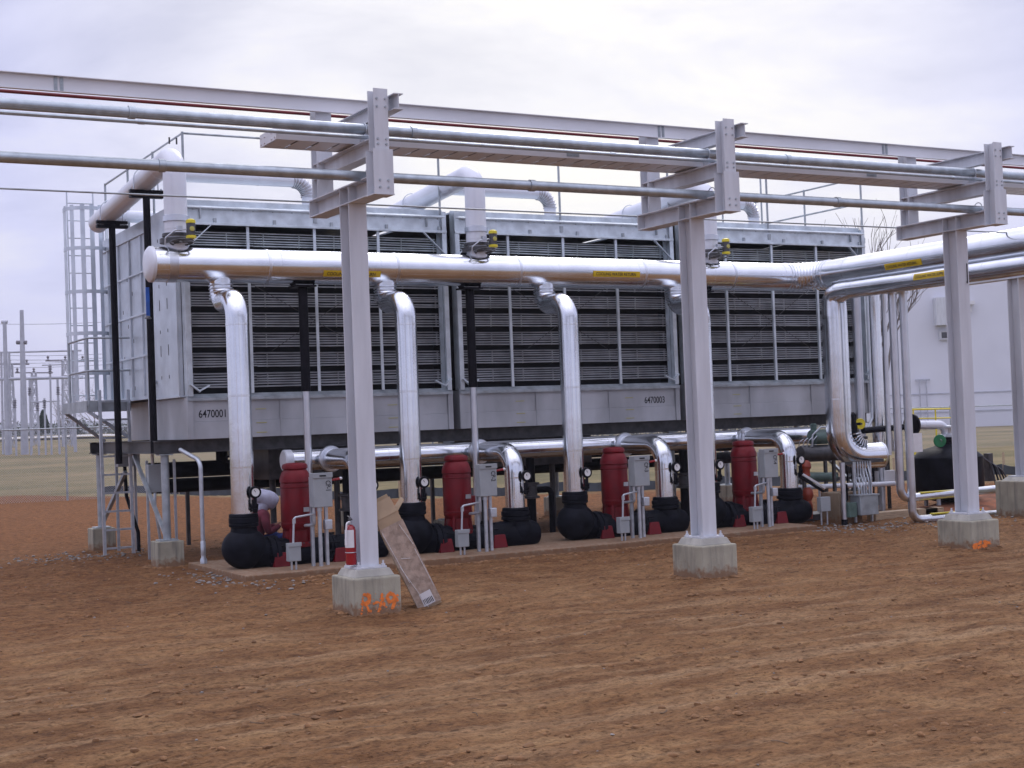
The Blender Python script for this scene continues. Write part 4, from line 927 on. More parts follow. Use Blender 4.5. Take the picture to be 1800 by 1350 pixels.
t = thing('access_ladder', 'plain grey ladder standing on the dirt at the left tower end', 'ladder', (-.22, 9.3, 0))
for s_ in (-.225, .225):
    a = MB(); a.bar((-.22+s_, 9.28, .02), (-.22+s_, 9.33, 2.62), .045, .06, (0, 1, 0)); a.build('side_rail', 'conduit', t)
for j in range(9): a = MB(); a.bar((-.44, 9.285+.005*j, .12+.29*j), (0, 9.285+.005*j, .12+.29*j), .03, .03); a.build('rung', 'conduit', t)
t = thing('electrical_box', 'grey electrical box on a strut behind the access ladder', 'electrical box', (.18, 10.2, .4))
MB().box(-.02, .34, 10.0, 10.16, 1.38, 1.70).build('enclosure', 'box', t, bevel=.006)
for x in (0., .30): MB().bar((x, 10.2, 0), (x, 10.2, 1.75), .041, .041).build('strut', 'conduit', t)
MB().tube(bend([(.1, 10.05, 1.38), (.1, 10.0, .9), (.25, 9.9, .3), (.25, 9.9, -.1)], .15, 5), .03, 8).build('cable', 'black', t)
t = thing('electrical_box', 'narrow grey switch box hung on the brace left of the front corner column', 'electrical box', (.02, 7.9, .2))
MB().box(-.10, .12, 7.86, 7.98, 1.02, 1.44).build('enclosure', 'box', t, bevel=.006)
for x in (-.08, .34): MB().bar((x, 8.02, -.1), (x, 8.02, 1.5), .035, .035).build('strut', 'conduit', t)
MB().tube(bend([(0, 7.9, 1.02), (-.02, 7.85, .8), (.06, 7.9, .3), (.1, 7.9, -.1)], .1, 5), .022, 8).build('cable', 'conduit', t)
MB().tube(bend([(-.02, 7.9, 1.44), (-.06, 7.8, 2.0), (-.06, 7.8, 2.5), (.04, 7.8, 2.7)], .08, 5), .024, 10).build('conduit', 'conduit', t)
t = thing('hoist_hook', 'small black hoist block with a blue strap hanging under the end of the header', 'hoist', (-.45, 5.9, 3.6))
MB().box(-.475, -.425, 6.3, 6.32, 3.55, 3.95).build('strap', 'blue', t)
MB().lathe([(.001, 0), (.05, .01), (.02, .05)], (-.46, 6.28, 3.5), seg=10).build('hook', 'darkgrey', t)
t = thing('chain_loop', 'small black chain loop hanging under the tower beam left of the first riser', 'chain', (.86, 6.95, 1.5))
MB().torus((.86, 6.95, 1.48), (0, 1, 0), .045, .016, 18, 8).build('loop', 'blackpaint', t)
MB().cyl((.86, 6.95, 1.52), (.86, 6.95, 1.60), .012, 6).build('hanger', 'blackpaint', t)

# ================================================================ things round the near column
t = thing('fire_extinguisher', 'red fire extinguisher with a white label hung on the left side of the nearest column', 'fire extinguisher', (-.165, -.02, .5))
ex, ey = -.165, -.03
MB().lathe([(.03, .49), (.052, .495), (.056, .51), (.056, .84), (.048, .875), (.028, .895), (.018, .90)], (ex, ey, 0), seg=24).build('cylinder', 'extred', t)
a = MB()
for j in range(10):
    a0, a1 = R(-205+13*j), R(-205+13*(j+1)); c_ = lambda an, z: (ex+.0572*math.cos(an), ey+.0572*math.sin(an), z); a.face([c_(a0, .67), c_(a1, .67), c_(a1, .85), c_(a0, .85)])
lb = a.build('paper_label', 'whitelab', t)
a = MB()
for j in range(5):
    for q in range(8):
        a0, a1 = R(-150+8*q), R(-150+8*q+6*random.uniform(.5, 1)); c_ = lambda an, z: (ex+.0584*math.cos(an), ey+.0584*math.sin(an), z); a.face([c_(a0, .70+.025*j), c_(a1, .70+.025*j), c_(a1, .706+.025*j), c_(a0, .706+.025*j)])
MB().lathe([(.017, .90), (.022, .905), (.022, .935), (.012, .94)], (ex, ey, 0), seg=12).build('valve_neck', 'conduit', t)
a = MB(); a.bar((ex+.005, ey-.03, .95), (ex+.01, ey+.06, .955), .02, .008); a.bar((ex+.005, ey-.03, .955), (ex+.01, ey+.065, .985), .02, .006); a.cyl((ex, ey, .93), (ex, ey, .955), .012, 8); a.build('squeeze_lever', 'darkgrey', t)
MB().tube(bend([(ex, ey-.01, .93), (ex-.055, ey-.04, .925), (ex-.072, ey-.045, .75)], .03, 5), .009, 8).build('hose', 'whitelab', t)
MB().cyl((ex-.072, ey-.045, .76), (ex-.073, ey-.047, .70), .011, 10).build('nozzle', 'whitelab', t)
MB().torus((ex, ey, .62), (0, 0, 1), .058, .004, 24, 6).build('strap', 'conduit', t)

t = thing('cardboard_box', 'long opened cardboard box in plastic wrap leaning against the nearest rack column', 'cardboard box', (.78, .05, 0))
B = Vector((.70, -.02, .0)); T = Vector((.232, -.02, .98)); d = (T-B).normalized()
w = Vector((.96, -.25, 0)); w = (w-d*w.dot(d)).normalized(); q = d.cross(w).normalized()
if q.y < 0: q = -q
hw, hd = .122, .105
def BC(u, v, s_): return B+w*u+q*v+d*s_
Ln = (T-B).length
a = MB()
NS = 14; rr = []
for i in range(NS+1):
    s_ = Ln*i/NS; k_ = 1+.05*math.sin(PI*i/NS); o_ = lambda: random.uniform(-.003, .003)
    rr.append([BC(u*hw*k_+o_(), v*hd*k_+o_(), s_) for u, v in ((-1, -1), (0, -1.03), (1, -1), (1, 0), (1, 1), (-1, 1), (-1.03, 0))])
a.rings(rr); a.build('box_body', 'cardboard', t, ang=50)
a = MB()
rr = []
for i in range(25):
    s_ = .03+(Ln-.13)*i/24; row = []
    for j in range(9):
        u = -1+2*j/8; row.append(BC(u*hw*1.07, -hd*1.07-.004-.004*noise.noise(Vector((u*3, s_*14, 3))), s_))
    rr.append(row)
i0 = len(a.v)
for row in rr: a.v += row
for i in range(24):
    for j in range(8): a.f.append((i0+i*9+j, i0+i*9+j+1, i0+(i+1)*9+j+1, i0+(i+1)*9+j))
a.build('plastic_wrap', 'wrap', t, ang=80)
a = MB()
for u0, s0, u1, s1 in ((-1.0, .95, -.75, .35), (.6, .95, .95, .70), (-.9, .55, -.2, .02), (-.5, .62, .2, .58), (.9, .65, 1., .2)):
    a.bar(BC(u0*hw, -hd*1.07-.012, s0), BC(u1*hw, -hd*1.07-.012, s1), .006, .004)
a.build('wrap_creases', 'plastic', t)
a = MB(); a.face([BC(-.5*hw, -hd*1.07-.012, .045), BC(.55*hw, -hd*1.07-.012, .045), BC(.55*hw, -hd*1.07-.012, .19), BC(-.5*hw, -hd*1.07-.012, .19)]); lb = a.build('shipping_label', 'whitelab', t)
a = MB()
for j in range(7):
    u0 = -.4+.13*j; a.face([BC(u0*hw, -hd*1.07-.0145, .06), BC((u0+random.uniform(.03, .08))*hw, -hd*1.07-.0145, .06), BC((u0+.06)*hw, -hd*1.07-.0145, .12), BC(u0*hw, -hd*1.07-.0145, .12)])
a.build('printed_lines', 'ink', lb)
def flap(P):
    n_ = (Vector(P[1])-Vector(P[0])).cross(Vector(P[2])-Vector(P[0])).normalized()*.005
    a = MB(); a.hexa([Vector(p) for p in P]+[Vector(p)+n_ for p in P]); a.build('flap', 'cardboard', t, smooth=False)
flap([BC(-hw, -hd, Ln), BC(hw, -hd, Ln), BC(hw*.95, -hd*.45, Ln+.16), BC(-hw*.95, -hd*.45, Ln+.16)])
flap([BC(hw, -hd, Ln), BC(hw, hd, Ln), BC(hw*1.9, hd*.9, Ln+.07), BC(hw*1.9, -hd*.9, Ln+.07)])
flap([BC(-hw, hd, Ln), BC(hw, hd, Ln), BC(hw*.95, hd*1.1, Ln+.16), BC(-hw*.95, hd*1.1, Ln+.16)])
flap([BC(-hw, -hd, Ln), BC(-hw, hd, Ln), BC(-hw*1.1, hd*.9, Ln+.10), BC(-hw*1.1, -hd*.9, Ln+.10)])

# ================================================================ the crouching person
def skin(name, V, E, m, parent=None, sub=2, root=0):
    me = bpy.data.meshes.new(name); bm = bmesh.new(); sk_ = bm.verts.layers.skin.verify()
    vs = []
    for i, (p, r) in enumerate(V):
        v = bm.verts.new(p); v[sk_].radius = (r, r) if not isinstance(r, tuple) else r; v[sk_].use_root = (i == root); vs.append(v)
    for a_, b_ in E: bm.edges.new((vs[a_], vs[b_]))
    bm.to_mesh(me); bm.free()
    o = bpy.data.objects.new(name, me); C.objects.link(o)
    s_ = o.modifiers.new('skin', 'SKIN'); s_.use_smooth_shade = True
    u = o.modifiers.new('sub', 'SUBSURF'); u.levels = sub; u.render_levels = sub
    dg = bpy.context.evaluated_depsgraph_get(); dg.update()
    m2_ = bpy.data.meshes.new_from_object(o.evaluated_get(dg)); o.modifiers.clear(); o.data = m2_
    m2_.materials.clear(); m2_.materials.append(M[m])
    for p in m2_.polygons: p.use_smooth = True
    if parent: o.parent = parent
    return o
def chain(V, E, start, pts):
    prev = start
    for p in pts: V.append(p); E.append((prev, len(V)-1)); prev = len(V)-1
    return prev
def person():
    V = [((.60, 5.36, .30), .12)]; E = []
    ch = chain(V, E, 0, [((.61, 5.35, .48), .115), ((.665, 5.33, .64), .125), ((.70, 5.32, .73), .085), ((.745, 5.31, .80), .05), ((.79, 5.30, .86), .066), ((.82, 5.295, .91), .085), ((.815, 5.295, .965), .075)])
    # face: brow, nose, chin and ears branch off the head
    chain(V, E, 6, [((.90, 5.29, .895), .022), ((.925, 5.288, .878), .010)]); chain(V, E, 5, [((.86, 5.295, .83), .028)])
    for s_ in (-1, 1):
        chain(V, E, 6, [((.815, 5.295+s_*.085, .915), .016)])
        a0 = chain(V, E, 3, [((.70, 5.32+s_*.15, .72), .058), ((.70, 5.32+s_*.19 if s_ < 0 else 5.52, .60), .046), ((.74, 5.32+s_*.17, .50), .038), ((.84, 5.30+s_*.12, .535), .032), ((.93, 5.28+s_*.08, .575), .024), ((.965, 5.275+s_*.07, .585), .028), ((1.00, 5.27+s_*.065, .59), .026)])
        for j, (fy, L_) in enumerate(((-.024, .060), (-.008, .070), (.008, .066), (.023, .052))):
            b = Vector((1.005, 5.27+s_*.065+fy, .592)); chain(V, E, a0, [(tuple(b+Vector((L_*.35, 0, .006))), .0092), (tuple(b+Vector((L_*.7, 0, -.006))), .0085), (tuple(b+Vector((L_*.9, 0, -.026))), .0075)])
        chain(V, E, a0-1, [((.975, 5.275+s_*.035, .60), .011), ((1.005, 5.27+s_*.028, .615), .009)])
        chain(V, E, 0, [((.68, 5.36+s_*.10, .29), .098), ((.98, 5.32+s_*.12, .44), .064), ((.90, 5.33+s_*.12, .26), .056), ((.82, 5.34+s_*.12, .13), .040), ((.90, 5.33+s_*.12, .105), .036), ((.98, 5.33+s_*.12, .098), .028)])
    body = skin('person', V, E, 'skin')
    tag(body, 'person in a pale hood and maroon jacket crouching behind the leftmost pump', 'person')
    for s_ in (-1, 1): MB().ball((.893, 5.295+s_*.030, .915), .011, seg=8)
    e_ = MB()
    for s_ in (-1, 1): e_.ball((.896, 5.295+s_*.032, .912), .010, seg=8)
    o = e_.build('eyes', 'ink'); o.parent = body
    # jacket
    V = [((.60, 5.36, .34), .135)]; E = []
    chain(V, E, 0, [((.61, 5.35, .48), .135), ((.665, 5.33, .64), .140), ((.70, 5.32, .74), .095), ((.735, 5.31, .79), .065)])
    for s_ in (-1, 1): chain(V, E, 3, [((.70, 5.32+s_*.15, .725), .072), ((.70, 5.32+s_*.20, .60), .060), ((.74, 5.32+s_*.17, .495), .054), ((.84, 5.30+s_*.12, .53), .045), ((.925, 5.28+s_*.08, .572), .036)])
    o = skin('jacket', V, E, 'jacket', body)
    V = [((.60, 5.36, .30), .135)]; E = []
    for s_ in (-1, 1): chain(V, E, 0, [((.68, 5.36+s_*.10, .29), .112), ((.98, 5.32+s_*.12, .44), .078), ((.90, 5.33+s_*.12, .27), .066), ((.83, 5.34+s_*.12, .155), .052)])
    skin('jeans', V, E, 'jeans', body)
    for s_ in (-1, 1):
        V = [((.81, 5.34+s_*.12, .14), .046)]; E = []; chain(V, E, 0, [((.83, 5.335+s_*.12, .118), .046), ((.92, 5.33+s_*.12, .115), .042), ((1.0, 5.33+s_*.12, .105), .034)]); skin('boot', V, E, 'boot', body)
    # hood: open-fronted cloth shell round the head, its point hanging at the back
    a = MB(); c = Vector((.805, 5.295, .93)); fx = Vector((.86, 0, -.5)).normalized(); rows = []
    u_, w_ = frame(fx)
    for i in range(15):
        s_ = -.155+.265*i/14; r = .122*math.sqrt(max(0, 1-((s_+.0)/.165)**2))**.8 if s_ < 0 else .122*(1-.22*(s_/.11)**2)
        rows.append([c+fx*s_+Vector((-.10, 0, .02))*max(0, -s_/.155)**1.5+(u_*math.cos(2*PI*k/24)+w_*math.sin(2*PI*k/24))*max(r, .012)*(1+.06*noise.noise(Vector((k*.9, i*.5, 1)))) for k in range(24)])
    a.rings(rows, False); o = a.build('hood', 'hood', ang=80); o.parent = body
    sol = o.modifiers.new('solid', 'SOLIDIFY'); sol.thickness = .008
    V = [((.655, 5.315, .76), .05)]; E = []; chain(V, E, 0, [((.685, 5.31, .80), .085), ((.73, 5.30, .86), .10), ((.76, 5.30, .93), .10)]); o = skin('hood_collar', V, E, 'hood', body); body.location = (.045, -.03, .01)
person()

# ================================================================ equipment beyond the right end of the pad
def pxpipe(a, pts, r, y, rad=.05, seg=14): a.tube(bend([at(*p, y) for p in pts], rad, 5) if len(pts) > 2 else [at(*p, y) for p in pts], r, seg); return a
def simple(name, lab, cat, y, base_px, group=None): p = at(*base_px, y); return thing(name, lab, cat, (p.x, y, max(0, p.z)), group)
# two tall chilled lines that drop from the header and run off to the right
for x, zb, x2, lab, y2 in ((10.95, .40, 13.7, 'tall shiny pipe from the turned header down to the raised pipe run, nearer of a pair', 3.62), (11.12, .05, 13.0, 'tall shiny pipe whose foot bends along the dirt behind the right concrete pier', 3.55)):
    t = thing('drop_pipe', lab.replace(', nearer of a pair', ''), 'pipe', (x, y2, zb), 'tall pipes dropping from the turned header')
    P = bend([(x, y2, 3.97), (x, y2, zb), (x2, y2-.1, zb+(.05 if zb > .2 else -.02))], .16, 8)
    a = MB(); jacket(a, P, .066, 20, 1.3, .012, .003); a.build('pipe', 'alu2', t)
    MB().lathe([(.068, -.14), (.092, -.14), (.092, .10), (.068, .10)], (x, y2, 3.86), (0, 0, 1), 20).build('sleeve', 'alu2', t)
    MB().box(x+.4, x+1.5, y2-.075, y2+.02, zb+.066, zb+.082).build('pipe_label', 'yellow', t)
t = thing('drop_pipe', 'dull thin pipe behind the pair of tall shiny drop pipes', 'pipe', (11.2, 4.8, 0))
a = MB(); pxpipe(a, [(1552, 500), (1563, 800)], .045, 4.8); a.build('pipe', 'alu2', t)
for px0, py0, px1, py1, r, m_, lab in ((1504, 515, 1514, 770, .085, 'alu2', 'grey vertical pipe just right of the folded elbow riser'), (1534, 515, 1547, 800, .12, 'alu', 'bright wide vertical pipe at the right end of the tower')):
    t = simple('stand_pipe', lab, 'pipe', 6.1, (px1, py1)); a = MB(); pxpipe(a, [(px0, py0), (px1, py1)], r, 6.1); a.build('pipe', m_, t)
    p = at(px1, py1, 6.1); a = MB(); a.lathe([(r, -.02), (r+.03, -.02), (r+.03, .03), (r, .03)], p, (0, 0, 1), 20); a.build('flange', 'darkgrey', t)
    MB().cyl(p, (p.x, p.y, 0), r*.5, 12).build('leg', 'conduit', t)
t = simple('stand_pipe', 'slim green tinted conduit in front of the bright wide pipe', 'conduit', 5.9, (1532, 760)); a = MB(); pxpipe(a, [(1524, 520), (1533, 735), (1526, 752)], .026, 5.9, .08); a.build('pipe', 'galvside', t)
# hand valve
t = simple('hand_valve', 'black valve with a round yellow handwheel above the folded elbow', 'valve', 4.6, (1505, 780))
p = at(1512, 745, 4.6); a = MB(); a.lathe([(.001, -.01), (.09, -.01), (.095, 0), (.09, .012), (.001, .012)], p, (-.25, -1, 0), 20); a.build('handwheel', 'yellow', t)
MB().lathe([(.02, .012), (.018, .05)], p, (-.25, -1, 0), 8).build('hub', 'darkgrey', t)
a = MB(); c = p+Vector((-.14, .06, 0)); a.lathe([(.05, -.25), (.09, -.2), (.10, -.05), (.08, .05), (.09, .16), (.05, .2)], c, (0, 0, 1), 14); a.cyl(c, p, .03, 8); a.build('valve_body', 'black', t)
# machine behind: green pump head over a dark drum
t = simple('water_pump', 'grey green pump over a dark drum behind the rightmost discharge pipe', 'pump', 5.6, (1432, 930))
p0, p1 = at(1404, 798, 5.6), at(1475, 795, 5.6)
a = MB(); a.lathe([(.05, 0), (.13, .03), (.145, .08), (.145, (p1-p0).length-.05), (.10, (p1-p0).length)], p0, p1-p0, 20); a.build('drum', 'darkgrey', t)
q0 = at(1440, 768, 5.6); a = MB(); a.lathe([(.08, -.2), (.13, -.17), (.13, .15), (.09, .2)], q0, (1, 0, 0), 18); a.lathe([(.05, 0), (.06, .14), (.03, .16)], q0+Vector((-.12, 0, .08)), (0, 0, 1), 12); a.build('motor', 'greenpump', t)
a = MB(); pxpipe(a, [(1428, 785), (1428, 765), (1442, 751), (1462, 750)], .015, 5.5, .06); a.build('conduit', 'conduit', t)
for j in range(4): a = MB(); a.tube([at(1404+j*7, 786, 5.45), at(1406+j*8, 776-j, 5.42), at(1412+j*8, 772-j*2, 5.45)], .008, 6); a.build('strap', 'conduit', t)
for px in (1412, 1465): a = MB(); q = at(px, 806, 5.6); a.bar((q.x, q.y, .05), q, .05, .05); a.build('leg', 'darkgrey', t)
MB().box(p0.x-.1, p1.x+.2, 5.35, 5.95, .0, .10).build('base', 'darkgrey', t)
t = simple('shut_off_valve', 'orange red valve with a striped lever right of the rightmost discharge pipe', 'valve', 5.0, (1418, 930))
q = at(1417, 826, 5.0); a = MB(); a.lathe([(.04, -.12), (.075, -.10), (.06, 0), (.085, .05), (.07, .12), (.03, .16)], q, (.1, 0, 1), 16); a.build('valve_body', 'orangev', t)
q2 = at(1420, 880, 5.0); a = MB(); a.lathe([(.07, -.30), (.08, -.1), (.06, 0), (.10, .08), (.09, .16), (.05, .22)], q2, (0, 0, 1), 16); a.build('lower_body', 'orangev', t)
a = MB(); a.bar(at(1408, 832, 4.9), at(1450, 858, 4.9), .03, .04); a.build('lever', 'whitelab', t); a = MB(); a.bar(at(1404, 836, 4.92), at(1448, 864, 4.92), .04, .04); a.build('lever_arm', 'blackpaint', t)
t = simple('jacket_pipe', 'low white jacketed pipe running behind the small equipment at the right', 'pipe', 6.0, (1405, 856))
MB().cyl(at(1392, 857, 6.0), at(1572, 850, 6.0), .045, 14).build('pipe', 'white_jacket', t)
for px in (1440, 1550): q = at(px, 856, 6.0); MB().cyl((q.x, q.y, 0), q, .02, 8).build('stand', 'conduit', t)
t = simple('concrete_pedestal', 'upright brown stained concrete block behind the slim pipe stand', 'concrete block', 4.7, (1482, 930))
q0, q1 = at(1460, 866, 4.7), at(1503, 930, 4.7); MB().box(q0.x, q1.x, 4.5, 4.95, -.2, q0.z).build('block', 'padc', t, smooth=False, bevel=.015)
t = simple('switch_gear', 'low grey control cabinet with many conduits standing left of the tall drop pipes', 'cabinet', 4.3, (1522, 915))
q0, q1 = at(1508, 872, 4.3), at(1542, 914, 4.3); MB().box(q0.x, q1.x, 4.25, 4.5, .12, q0.z).build('cabinet', 'galvd', t, bevel=.008)
MB().box(q0.x-.02, q1.x+.02, 4.23, 4.52, q0.z+.0005, q0.z+.02).build('lid', 'box', t)
for j in range(6):
    xx = q0.x+.03+.055*j; a = MB(); a.tube(bend([(xx, 4.3, q0.z), (xx, 4.3, q0.z+.12+.03*j), (xx+.03, 4.4, q0.z+.25+.05*j), (xx+.03, 4.4, 1.0)], .05, 4), .012, 8); a.build('conduit', 'conduit', t)
for xx in (q0.x+.02, q1.x-.02): MB().bar((xx, 4.4, 0), (xx, 4.4, 1.0), .035, .035).build('strut', 'conduit', t)
a = MB(); a.bar((q0.x-.25, 4.42, .98), (q1.x+.3, 4.42, 1.0), .04, .05); a.build('crosspiece', 'darkgrey', t)
MB().box(q0.x-.2, q0.x-.03, 4.3, 4.42, .10, .34).build('side_box', 'greenpump', t, bevel=.006)
MB().lathe([(.03, 0), (.055, .02), (.055, .28), (.02, .3)], (q0.x-.1, 4.5, .35), seg=12).build('motor', 'black', t)
t = simple('junction_box', 'small grey junction box on two legs left of the brown concrete block', 'electrical box', 4.5, (1446, 930))
q0, q1 = at(1439, 874, 4.5), at(1457, 898, 4.5); MB().box(q0.x, q1.x, 4.45, 4.55, q1.z, q0.z).build('enclosure', 'box', t, bevel=.005)
for xx in (q0.x+.04, q1.x-.04): MB().cyl((xx, 4.5, 0), (xx, 4.5, q1.z), .014, 8).build('leg', 'conduit', t)

# black filter tank with its white feed pipe
t = thing('storage_tank', 'squat black domed tank half hidden by the right rack column', 'tank', (14.0, 5.5, 0))
tcx, tr = 13.97, .63
MB().lathe([(.22, .12), (.42, .17), (.57, .28), (tr, .40), (tr, .93), (tr-.03, .965), (.46, 1.07), (.24, 1.13), (.18, 1.17), (.02, 1.17)], (tcx, 5.5, 0), seg=48).build('tank_shell', 'black', t)
MB().lathe([(.16, 1.171), (.16, 1.24), (.20, 1.25), (.20, 1.29), (.12, 1.30)], (tcx, 5.5, 0), seg=24).build('neck_flange', 'blackpaint', t)
for an in (20, 110, 200, 290):
    xx, yy = tcx+.45*math.cos(R(an)), 5.5+.45*math.sin(R(an)); MB().cyl((xx, yy, -.05), (xx, yy, .22), .04, 10).build('leg', 'conduit', t)
MB().box(tcx-.16, tcx-.06, 4.84, 4.86, .15, .50).build('plate', 'conduit', t)
v = thing('hand_valve', 'green handwheel valve on top of the black tank', 'valve', (tcx, 5.5, 1.3))
p = at(1652, 775, 5.3); a = MB(); a.lathe([(.001, -.01), (.11, -.01), (.118, 0), (.11, .012), (.001, .012)], p, (-.5, -1, 0), 22); a.build('handwheel', 'green', v)
a = MB(); a.cyl(p, (tcx-.02, 5.5, 1.36), .04, 10); a.lathe([(.13, 1.30), (.13, 1.34), (.08, 1.36), (.09, 1.46), (.14, 1.47), (.14, 1.50), (.06, 1.51)], (tcx, 5.5, 0), seg=18); a.build('valve_body', 'conduit', v)
t = thing('feed_pipe', 'short white jacketed pipe bending down onto the black tank', 'pipe', (tcx, 5.5, 1.6))
a = MB(); jacket(a, bend([at(1603, 747, 5.5), Vector((tcx-.02, 5.5, at(1650, 747, 5.5).z)), (tcx-.02, 5.5, 1.50)], .17, 8), .078, 20, .6, .012, .003); a.build('pipe', 'white_jacket', t)
MB().lathe([(.03, -.03), (.20, -.02), (.20, .02), (.08, .03)], at(1603, 747, 5.5), (1, 0, 0), 20).build('wall_flange', 'blackpaint', t)
t = thing('feed_pipe', 'black pipe behind the tall drop pipes leading to the white one', 'pipe', at(1517, 757, 5.5))
MB().cyl(at(1517, 757, 5.5), at(1602, 749, 5.5), .055, 14).build('pipe', 'black', t)
t = simple('sign_board', 'blank white board hanging beside the tall drop pipes', 'board', 5.3, (1612, 795)); q0, q1 = at(1602, 762, 5.3), at(1622, 794, 5.3); MB().box(q0.x, q1.x, 5.3, 5.33, q1.z, q0.z).build('board', 'whitelab', t)
MB().bar((q0.x+.03, 5.35, 0), (q0.x+.03, 5.35, q0.z), .03, .03).build('post', 'conduit', t)
t = simple('hose_bundle', 'dark hoses curving down behind the right side of the black tank', 'hoses', 5.6, (1745, 850))
for j in range(5):
    a = MB(); a.tube(bend([at(1722+3*j, 800+2*j, 5.9), at(1742+5*j, 815+3*j, 5.8), at(1752+7*j, 858, 5.7), at(1770+9*j, 862, 5.6)], .1, 5), .018, 8); a.build('hose', 'blackpaint' if j % 2 else 'darkgrey', t)
q = at(1738, 806, 5.9); MB().box(q.x-.06, q.x+.06, 5.85, 5.97, .4, q.z+.1).build('manifold', 'darkgrey', t)
for j, (px0, px1, py, lab) in enumerate(((1606, 1640, 872, 'short plank lying left of the black tank'), (1620, 1652, 905, 'timber offcut under the raised pipe run'), (1532, 1600, 908, 'long plank lying by the foot of the tall drop pipes'))):
    q0, q1 = at(px0, py, 4.6), at(px1, py, 4.6); t = thing('timber_plank', lab, 'plank', (q0.x, 4.6, 0), 'timbers on the ground at the right'); MB().box(q0.x, q1.x, 4.5, 4.72, -.02, .12).build('plank', 'wood', t, smooth=False, bevel=.005)
t = thing('dirt_bank', 'low red dirt bank beside the pier at the right edge', 'dirt bank', (16, 5, 0))
a = MB(); 
for i in range(18):
    for j in range(10): a.v.append(Vector((12.6+.45*i, 3.9+.28*j, -.1+.34*math.sin(PI*i/17)**.6*math.sin(PI*j/9)+.07*noise.noise(Vector((i*.7, j*.9, 4))))))
for i in range(17):
    for j in range(9): a.f.append((i*10+j, (i+1)*10+j, (i+1)*10+j+1, i*10+j+1))
o = a.build('bank', mat('red_clay', (.20, .07, .03), .95, 0, .35, 5, .5, 14), t, ang=80)

# ================================================================ background: fences
def fz(x): return 2.17-.42*min(1, max(0, (x-4)/38))
t = thing('chain_link_fence', 'long chain link fence with a thin top rail beyond the dirt', 'fence', (3.5, 30.5, 0))
ms, N, L, b = newmat('woven_fence_wire')
tcx_ = N.new('ShaderNodeTexCoord'); sp_ = N.new('ShaderNodeSeparateXYZ'); L.new(tcx_.outputs['Object'], sp_.inputs[0])
def mm(op, *s_):
    x = N.new('ShaderNodeMath'); x.operation = op
    for k_, v_ in enumerate(s_):
        if isinstance(v_, (int, float)): x.inputs[k_].default_value = v_
        else: L.new(v_, x.inputs[k_])
    return x.outputs[0]
k1 = mm('FRACT', mm('MULTIPLY', mm('ADD', sp_.outputs[0], sp_.outputs[2]), 14)); k2 = mm('FRACT', mm('MULTIPLY', mm('SUBTRACT', sp_.outputs[0], sp_.outputs[2]), 14))
al = mm('MAXIMUM', mm('LESS_THAN', k1, .09), mm('LESS_THAN', k2, .09)); L.new(al, b.inputs['Alpha']); b.inputs['Base Color'].default_value = (.42, .45, .50, 1); b.inputs['Metallic'].default_value = .5
a = MB()
for i in range(60): xa, xb = -8+1.2*i, -8+1.2*(i+1); a.face([(xa, 30.5, -.3), (xb, 30.5, -.3), (xb, 30.5, fz(xb)), (xa, 30.5, fz(xa))])
a.build('wire_mesh', ms, t, smooth=False)
MB().tube([(x, 30.5, fz(x)) for x in range(-8, 65, 4)], .022, 8).build('top_rail', 'galvd', t)
for x in [3.5+6.1*i for i in range(-1, 9)]: MB().cyl((x, 30.5, -.3), (x, 30.5, fz(x)+.06), .032, 8).build('post', 'galvd', t)
t = thing('silt_fence', 'low sagging black silt fence along the far edge of the dirt', 'fence', CAM+Vector((10, 33, -1.9)))
a = MB(); prev = None; posts = []
for i in range(120):
    px = 172+13.8*i; dn = 37.0+9.5*(1-sstep(150, 720, px))+.7*math.sin(i*.35)+.6*noise.noise(Vector((i*.2, 0, 0)))
    g_ = far(px, 700, dn); gx, gy = g_.x, g_.y; zb = gz(gx, gy, False)-.1; h_ = .30+.08*noise.noise(Vector((i*.5, 3, 0)))
    row = ((gx, gy, zb), (gx+.05, gy+.1, zb+.03+h_))
    if prev: a.face([prev[0], row[0], row[1], prev[1]])
    prev = row
    if i % 7 == 3: posts.append((gx, gy, zb))
o = a.build('fabric', 'silt', t, smooth=False); sol = o.modifiers.new('solid', 'SOLIDIFY'); sol.thickness = .03
for gx, gy, zb in posts: MB().bar((gx, gy, zb), (gx, gy, zb+.68), .04, .04).build('stake', 'wood', t)

# ================================================================ background: the white building
t = thing('industrial_building', 'large plain white metal clad building far behind at the right', 'building', (95, 85, -.3))
c0 = far(1552, 745, 141); c1 = far(1900, 745, 139)
e1 = Vector((c1.x-c0.x, c1.y-c0.y, 0)).normalized(); e2 = Vector((-e1.y, e1.x, 0))
if e2.dot(Vector((_f.x, _f.y, 0))) < 0: e2 = -e2
def bp_(u, v, z): p = Vector((c0.x, c0.y, 0))+e1*u+e2*v; return Vector((p.x, p.y, z))
WID, TOPZ, BZ = 60, 14.6, -.6
mw = mat('white_cladding', (.66, .68, .76), .5, 0, .03, .3)
def bbox(a, u0, u1, v0, v1, z0, z1): a.hexa([bp_(u0, v0, z0), bp_(u1, v0, z0), bp_(u1, v1, z0), bp_(u0, v1, z0), bp_(u0, v0, z1), bp_(u1, v0, z1), bp_(u1, v1, z1), bp_(u0, v1, z1)]); return a
bbox(MB(), 0, WID, 0, 40, BZ, TOPZ).build('wall', mw, t, smooth=False)
bbox(MB(), -.1, WID+.1, -.12, 40.1, TOPZ+.003, TOPZ+.35).build('roof_trim', 'paint', t, smooth=False)
a = MB()
for zz in (2.9, 1.1): bbox(a, 0, WID, -.09, -.055, zz, zz+.10)
a.build('wall_bands', 'farsteel', t, smooth=False)
